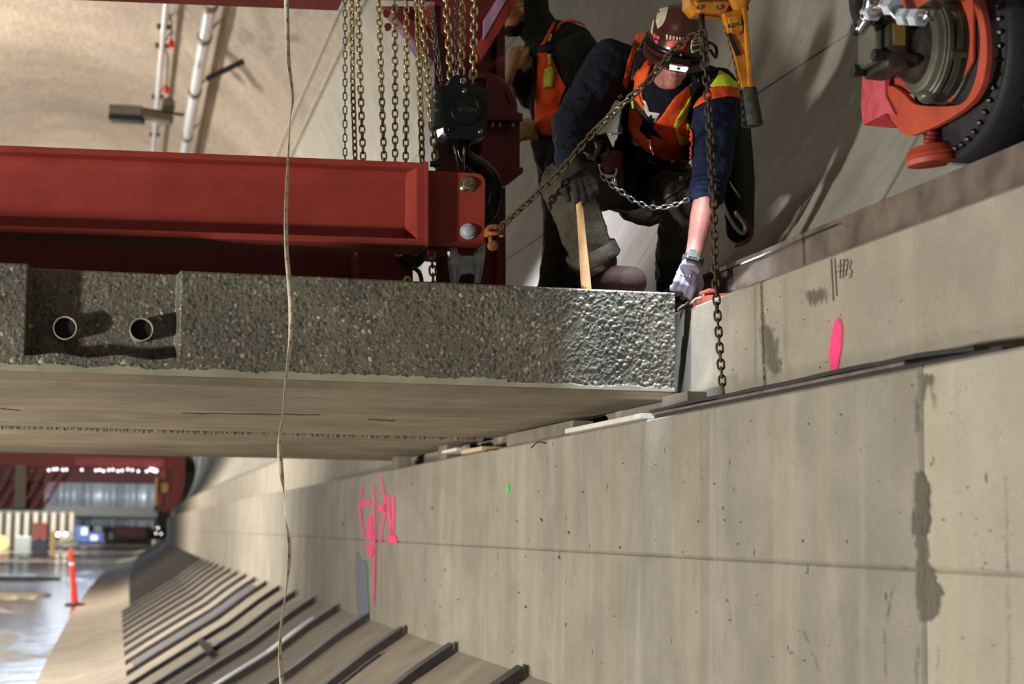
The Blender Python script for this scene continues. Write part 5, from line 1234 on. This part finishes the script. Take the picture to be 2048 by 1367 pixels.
# vest, shirt front, straps
tb_ = bvh_of(swr, slv)
v_ = lambda pts: [(960+x/3.413, y/3.413) for x, y in pts]
def cloth(name, pts, mat, o=.010, th=.006, folds=.006, parent=None, step=5): return drape(name, v_(pts), tb_, mat, parent or w1, o, th, step, folds)
cloth('tee_front', [(1160, 380), (1440, 520), (1430, 620), (1380, 720), (1260, 800), (1190, 900), (1110, 830), (1100, 700), (1120, 520)], M_tee, .004, .004)
cloth('shirt_print', [(1118, 675), (1140, 690), (1160, 760), (1228, 768), (1195, 840), (1150, 800), (1128, 745)], M_print, .010, .003)
cloth('shirt_print_mark', [(1160, 785), (1180, 775), (1176, 800), (1192, 796), (1182, 822), (1160, 805)], M_tee, .014, .002, 0, None, 3)
vest = cloth('vest_panel', [(1160, 390), (1172, 440), (1130, 560), (1112, 640), (1130, 780), (1105, 840), (1095, 890), (1165, 960), (1200, 1050), (1150, 1035), (1060, 945), (1018, 860), (1030, 720), (1060, 540), (1105, 440)], M_hiv, .014)
cloth('vest_panel', [(1420, 590), (1422, 650), (1400, 770), (1430, 860), (1462, 900), (1458, 990), (1340, 985), (1240, 930), (1175, 860), (1260, 760), (1330, 660)], M_hiv, .014)
cloth('vest_pouch', [(1165, 915), (1250, 940), (1340, 985), (1458, 990), (1452, 1080), (1410, 1110), (1310, 1105), (1230, 1080), (1190, 1040)], M_hivd, .016)
cloth('vest_strap', [(1070, 222), (1135, 222), (1128, 240), (1080, 330), (1040, 430), (1012, 560), (992, 612), (968, 575), (990, 470), (1030, 350)], M_hivd, .012)
cloth('harness_strap', [(1130, 245), (1150, 300), (1160, 385), (1100, 440), (1060, 530), (1015, 590), (1045, 430), (1085, 335)], M_blackm, .014, .006, 0)
cloth('harness_strap', [(1040, 650), (1075, 690), (1130, 760), (1190, 850), (1185, 880), (1120, 800), (1060, 720)], M_blackm, .020, .006, 0)
cloth('harness_strap', [(1440, 520), (1500, 540), (1520, 600), (1460, 640), (1418, 760), (1400, 770), (1420, 650), (1422, 590)], simple('slate_strap', (52, 62, 78), .8), .018, .006, 0)
cloth('lime_strip', [(1421, 648), (1402, 770), (1392, 800), (1352, 845), (1345, 905), (1398, 925), (1402, 840), (1421, 838), (1436, 985), (1345, 980), (1318, 850), (1335, 790), (1380, 730)], M_lime, .022, .003, 0, None, 4)
cloth('shoulder_tape', [(1636, 488), (1690, 520), (1745, 570), (1780, 620), (1700, 592), (1592, 604), (1575, 595), (1606, 545)], M_lime, .014, .004, .003)
cloth('shoulder_flap', [(1580, 604), (1640, 592), (1700, 592), (1775, 626), (1783, 668), (1690, 660), (1600, 680), (1530, 705), (1464, 742), (1490, 690)], M_hiv, .014, .004, .003)
cloth('lime_tab', [(928, 655), (955, 635), (985, 655), (960, 668)], M_lime, .014, .003, 0, None, 4)
for x, y in ((1085, 343), (1125, 350), (1483, 550)):
    h_ = tb_.ray_cast(Vector((0, 0, 0)), ray(960+x/3.413, y/3.413).normalized())
    if h_[0]: MB().lathe(h_[0]-ray(960+x/3.413, y/3.413)*.028, -ray(1300, 100), [(0, .008), (.003, .008), (.005, .004)], 12).build('snap_button', M_silver, w1, 'auto')
p = [J(960+x/3.413, y/3.413, 6.30) for x, y in ((1160, 950), (1162, 1000), (1185, 1060))]; MB().tube(p, .004, 6).build('zip_pull', M_silver, w1, True)
p = [J(960+x/3.413, y/3.413, 6.36) for x, y in ((1045, 640), (1040, 700), (1046, 740))]; MB().tube(p, .005, 6).build('strap_end', M_lime, w1, True)
# belt and harness gear
tt = bvh_of(tro, swr)
def gear(name, pts, mat, o=.02, th=.01, f=v_): return drape(name, f(pts), tt, mat, w1, o, th, 5, 0)
gear('tool_belt', [(1130, 1080), (1250, 1110), (1400, 1130), (1425, 1170), (1300, 1160), (1150, 1110)], M_belt)
gear('harness_plate', [(770, 930), (860, 905), (900, 990), (930, 1010), (880, 1050), (880, 1100), (800, 1090), (790, 1010)], M_belt, .03)
gear('harness_plate', [(800, 1090), (960, 1020), (970, 1060), (930, 1170), (840, 1190), (812, 1150)], simple('maroon_leather', (88, 60, 58), .5), .034)
gear('dark_panel', [(985, 1040), (1110, 1060), (1130, 1330), (990, 1290)], M_navy, .018)
gear('pocket_flap', [(1215, 1260), (1280, 1210), (1420, 1215), (1420, 1270), (1320, 1330), (1260, 1365), (1215, 1330)], M_belt, .016)
gear('pale_tag', [(695, 1045), (780, 1055), (775, 1110), (720, 1095)], simple('grey_tag', (120, 118, 114), .6), .02, .004)
for x, y in ((1318, 1107), (1376, 1124), (1425, 1135), (1376, 1222)):
    d = ray(960+x/3.413, y/3.413).normalized(); h_ = tt.ray_cast(Vector((0, 0, 0)), d)
    if h_[0]: MB().lathe(h_[0]-d*.035, -d, [(0, .009), (.003, .010), (.004, .008), (.004, .005), (.001, .005)], 16).build('grommet', M_silver, w1, 'auto')
for x, y in ((800, 945), (830, 960), (805, 1000), (850, 1035)):
    d = ray(960+x/3.413, y/3.413).normalized(); h_ = tt.ray_cast(Vector((0, 0, 0)), d)
    if h_[0]: MB().lathe(h_[0]-d*.045, -d, [(0, .005), (.003, .004)], 8).build('rivet', M_silver, w1, 'auto')
Q = lambda x, y, Y=6.26: J(960+x/3.413, y/3.413, Y)
MB().tube([Q(880, 915), Q(930, 912), Q(970, 905)], .004, 6).build('metal_ring', M_silver, w1, True)
MB().tube(catmull([Q(815, 1120), Q(815, 1170), Q(860, 1200), Q(920, 1195), Q(930, 1150)], 4), .006, 8).build('snap_hook', M_silver, w1, True)
MB().tube(catmull([Q(905, 1190), Q(925, 1240), Q(935, 1300), Q(925, 1280), Q(900, 1220)], 4), .005, 8).build('snap_hook', M_silver, w1, True)
bc = bpy.data.objects.new('belt_chain', None); C.objects.link(bc); par(bc, w1); bc.location = Q(820, 1190)
bc.matrix_basis = Matrix.Translation(Q(820, 1190)-Vector(w1.location)) if False else bc.matrix_basis
CH = [(825, 1180), (880, 1235), (960, 1290), (1040, 1350), (1120, 1385), (1200, 1405), (1290, 1395), (1370, 1370), (1430, 1340), (1460, 1330)]
chain('belt_chain', catmull([Q(x, y+14, 6.22) for x, y in CH], 4), '', M_silver, .0225, .0058, .021, None, .5, bc, .25)
MB().cyl(Q(1700, 1240, 6.35), Q(1775, 1350, 6.38), .004, 8).build('carabiner_rod', M_silver, w1, True)
MB().tube(catmull([Q(1660, 1390, 6.4), Q(1700, 1480, 6.42), Q(1760, 1570, 6.44), Q(1800, 1590, 6.44), Q(1810, 1540, 6.44), Q(1740, 1440, 6.42)], 4), .008, 8).build('snap_hook', M_gearp, w1, True)
mb = MB(); mb.caps([(Q(1740, 760, 6.62), .06), (Q(1760, 1230, 6.62), .07), (Q(1770, 1560, 6.62), .06)]); blob('tool_pouch', mb, M_blackm, w1, .009, 3)
MB().tube(catmull([Q(1740, 1460, 6.5), Q(1850, 1560, 6.5), Q(1830, 1640, 6.5), Q(1730, 1680, 6.5)], 5), .008, 8).build('lanyard', simple('dark_red_strap', (96, 40, 38), .7), w1, True)
# print on the glove
gb = bvh_of(gl); s7 = lambda pts: [(1280+x/6.835, 440+y/6.835) for x, y in pts]
for i in range(6): x = 455+i*42; y = 690+i*11; drape('glove_print', s7([(x, y), (x+28, y-4+6), (x+30, y+40), (x+6, y+34)]), gb, M_white, gl, .002, .001, 2)
# tool handle
ha, hb_ = J(1155, 366, 6.165), J(1174, 592, 6.165)
tl = thing('tool_handle', hb_, 'pale wooden tool handle standing on the slab in the dark glove', 'tool'); d = hb_-ha
L = (Vector((hb_.x, hb_.y, ZT))-ha).length
MB().lathe(ha, d, [(0, .010), (.01, .0125), (.05, .0125), (L*.5, .0145), (L*.9, .0185), (L, .0185)], 16).build('wooden_shaft', M_wood, tl, 'auto')

# ---------------------------------------------------------------- second worker, standing behind
Y2 = 8.45
w2 = thing('person', J(1120, 560, Y2), 'worker in charcoal hoodie, cap and glasses standing behind, turned to the left', 'person')
z0 = ZT; T = lambda x, y, d=0: J(x, y, Y2+d)
hc2 = T(1036, 20); hp = T(1128, 300); hp.z = max(hp.z, 1.75)
ch2 = T(1122, 150); nk2 = T(1078, 74); shN = T(1160, 104, -.17); shF = T(1085, 120, .2)
elN = T(1165, 235, -.22); wrN = T(1085, 262, -.28); elF = T(1062, 190, .1); wrF = T(1030, 150, -.02)
ft = Vector((hp.x, Y2, z0)); 
mb = MB(); mb.caps([(hp, .12), (ch2, .125), (nk2, .06)]); mb.caps([(shF, .06), (ch2, .1), (shN, .06)]); mb.caps([(nk2, .058), (hc2+Vector((.03, 0, -.03)), .06)])
mb.caps([(shN, .06), (elN, .045), (wrN, .032)]); mb.caps([(shF, .055), (elF, .045), (wrF, .032)])
for k_ in (-1, 1):
    k1 = Vector((hp.x+.04*k_, Y2+.1*k_, z0+.50)); an2 = Vector((hp.x+.08*k_-.02, Y2+.11*k_, z0+.09)); mb.caps([(hp+Vector((0, .09*k_, -.04)), .09), (k1, .06), (an2, .045), (an2+Vector((-.12, 0, -.05)), .035)])
P2, ax2 = head(mb, hc2, Vector((-1, -.12, -.10)), Vector((-.1, 0, 1)), .98)
body2 = blob('body', mb, M_skin2, w2, .007, 4)
mb = MB(); mb.caps([(hp, .165), (T(1128, 230), .17), (ch2, .175), (nk2+Vector((.03, 0, -.02)), .105)]); mb.caps([(shF, .09), (ch2, .14), (shN, .10)]); mb.caps([(T(1108, 72), .09), (T(1150, 92), .105), (T(1162, 150), .105)]); mb.caps([(shN, .10), (elN, .085), (wrN, .055)]); mb.caps([(shF, .085), (elF, .075), (wrF, .05)])
hd2 = blob('hoodie', mb, M_hood, w2, .011, 3, .022, .07)
mb = MB(); mb.ell(hc2+Vector((.045, .0, .01)), .115, .105, .135, None, 18, 12); mb.caps([(hc2+Vector((.06, 0, -.03)), .10), (nk2+Vector((.03, 0, 0)), .10)])
hood = blob('hood', mb, M_hood, w2, .009, 3)
# open the hood at the face
b = bmesh.new(); b.from_mesh(hood.data); bmesh.ops.delete(b, geom=[f for f in b.faces if (f.calc_center_median()-hc2).dot(ax2[1]) > .004], context='FACES'); b.to_mesh(hood.data); b.free()
so = hood.modifiers.new('t', 'SOLIDIFY'); so.thickness = .012; apply(hood)
fb = bvh_of(body2); drape('beard', [(1004, 58), (1014, 52), (1028, 52), (1042, 42), (1049, 44), (1049, 60), (1036, 73), (1016, 74), (1004, 66)], fb, M_hair, w2, .006, .006, 3, .004)
cap = MB(); rings = []
for i in range(9):
    th = PI/2*i/9; rings.append([hc2+ax2[0]*math.sin(2*PI*j/28)*.084*math.cos(th)**.7+ax2[1]*(math.cos(2*PI*j/28)*.104*math.cos(th)**.7-.006)+ax2[2]*(.048+.075*math.sin(th)) for j in range(28)])
cap.rings(rings); cp_ = cap.build('cap', M_cap, w2, True)
mb = MB(); mb.prism([hc2+ax2[0]*x+ax2[1]*y+ax2[2]*z for x, y, z in ((-.07, .075, .048), (-.062, .13, .038), (-.03, .158, .034), (.03, .158, .034), (.062, .13, .038), (.07, .075, .048))], ax2[2]*.008); mb.build('cap_peak', M_cap, cp_, bevel=.003)
gls = MB().tube(catmull([P2(-.080, 0, .0), P2(-.072, .07, .002), P2(-.04, .103, .002), P2(0, .107, .004), P2(.04, .103, .002), P2(.072, .07, .002), P2(.080, 0, 0)], 4), .0028, 6).build('glasses', M_galv, w2, True)
for k_ in (-1, 1): MB().ell(P2(k_*.036, .104, -.006), .030, .003, .020, ax2).build('lens', M_glass, gls, True)
for k_ in (-1, 1): MB().ell(P2(k_*.032, .084, -.004), .014, .008, .006, ax2).build('eye', M_hair, w2, True)
for (wr, tgt, bk) in ((wrN, T(1052, 262, -.3), Vector((0, -1, .3))), (wrF, T(1038, 108, -.05), Vector((-.3, -1, .0)))):
    mb = MB(); hand(mb, wr, tgt-wr, bk, 1, 1.05, .6, .06); blob('glove', mb, M_tang, w2, .006, 2)
mb = MB(); mb.caps([(hp+Vector((0, 0, .03)), .16)])
for k_ in (-1, 1): k1 = Vector((hp.x+.04*k_, Y2+.1*k_, z0+.50)); an2 = Vector((hp.x+.08*k_-.02, Y2+.11*k_, z0+.10)); mb.caps([(hp+Vector((0, .09*k_, -.04)), .12), (k1, .09), (an2, .08)])
blob('trousers', mb, M_dpants, w2, .011, 3, .02, .07)
for k_ in (-1, 1):
    a = Vector((hp.x+.08*k_-.02, Y2+.11*k_, z0+.09)); mb = MB(); mb.caps([(a, .058), (a+Vector((0, 0, -.035)), .055), (a+Vector((-.14, 0, -.045)), .045)]); blob('boot', mb, M_leather, w2, .008, 3)
tb2 = bvh_of(hd2); x8 = lambda pts: [(960+x/4.88, y/4.88) for x, y in pts]
def c2(name, pts, mat, o=.014, th=.005): return drape(name, x8(pts), tb2, mat, w2, o, th, 4, .004)
c2('vest_panel', [(570, 500), (640, 500), (700, 560), (760, 700), (850, 850), (800, 960), (740, 1150), (705, 1320), (600, 1310), (550, 1240), (550, 1000), (565, 700)], M_hiv)
c2('vest_strap', [(735, 215), (640, 440), (590, 450), (630, 380), (700, 240)], M_hiv); c2('vest_strap', [(735, 330), (745, 260), (800, 205), (900, 190), (1000, 220), (1040, 260), (960, 225), (870, 215), (790, 245)], M_hiv)
c2('harness_strap', [(570, 455), (700, 455), (700, 510), (570, 510)], M_blackm, .02); c2('lime_strip', [(640, 680), (700, 650), (722, 680), (712, 855), (632, 858), (625, 760)], M_lime, .022, .003); c2('lime_strip', [(668, 540), (700, 540), (700, 640), (680, 640)], M_lime, .022, .003); c2('lime_strip', [(665, 405), (690, 340), (698, 350), (685, 410)], M_lime, .02, .003)
tg = [T(1035, 100, -.1), T(1012, 178, -.1)]; tl2 = MB().tube([tg[0], tg[1]], .022, 10).build('hand_tool', M_tang, None, True); tag(tl2, 'short tan tool held by the worker in the charcoal hoodie', 'tool')
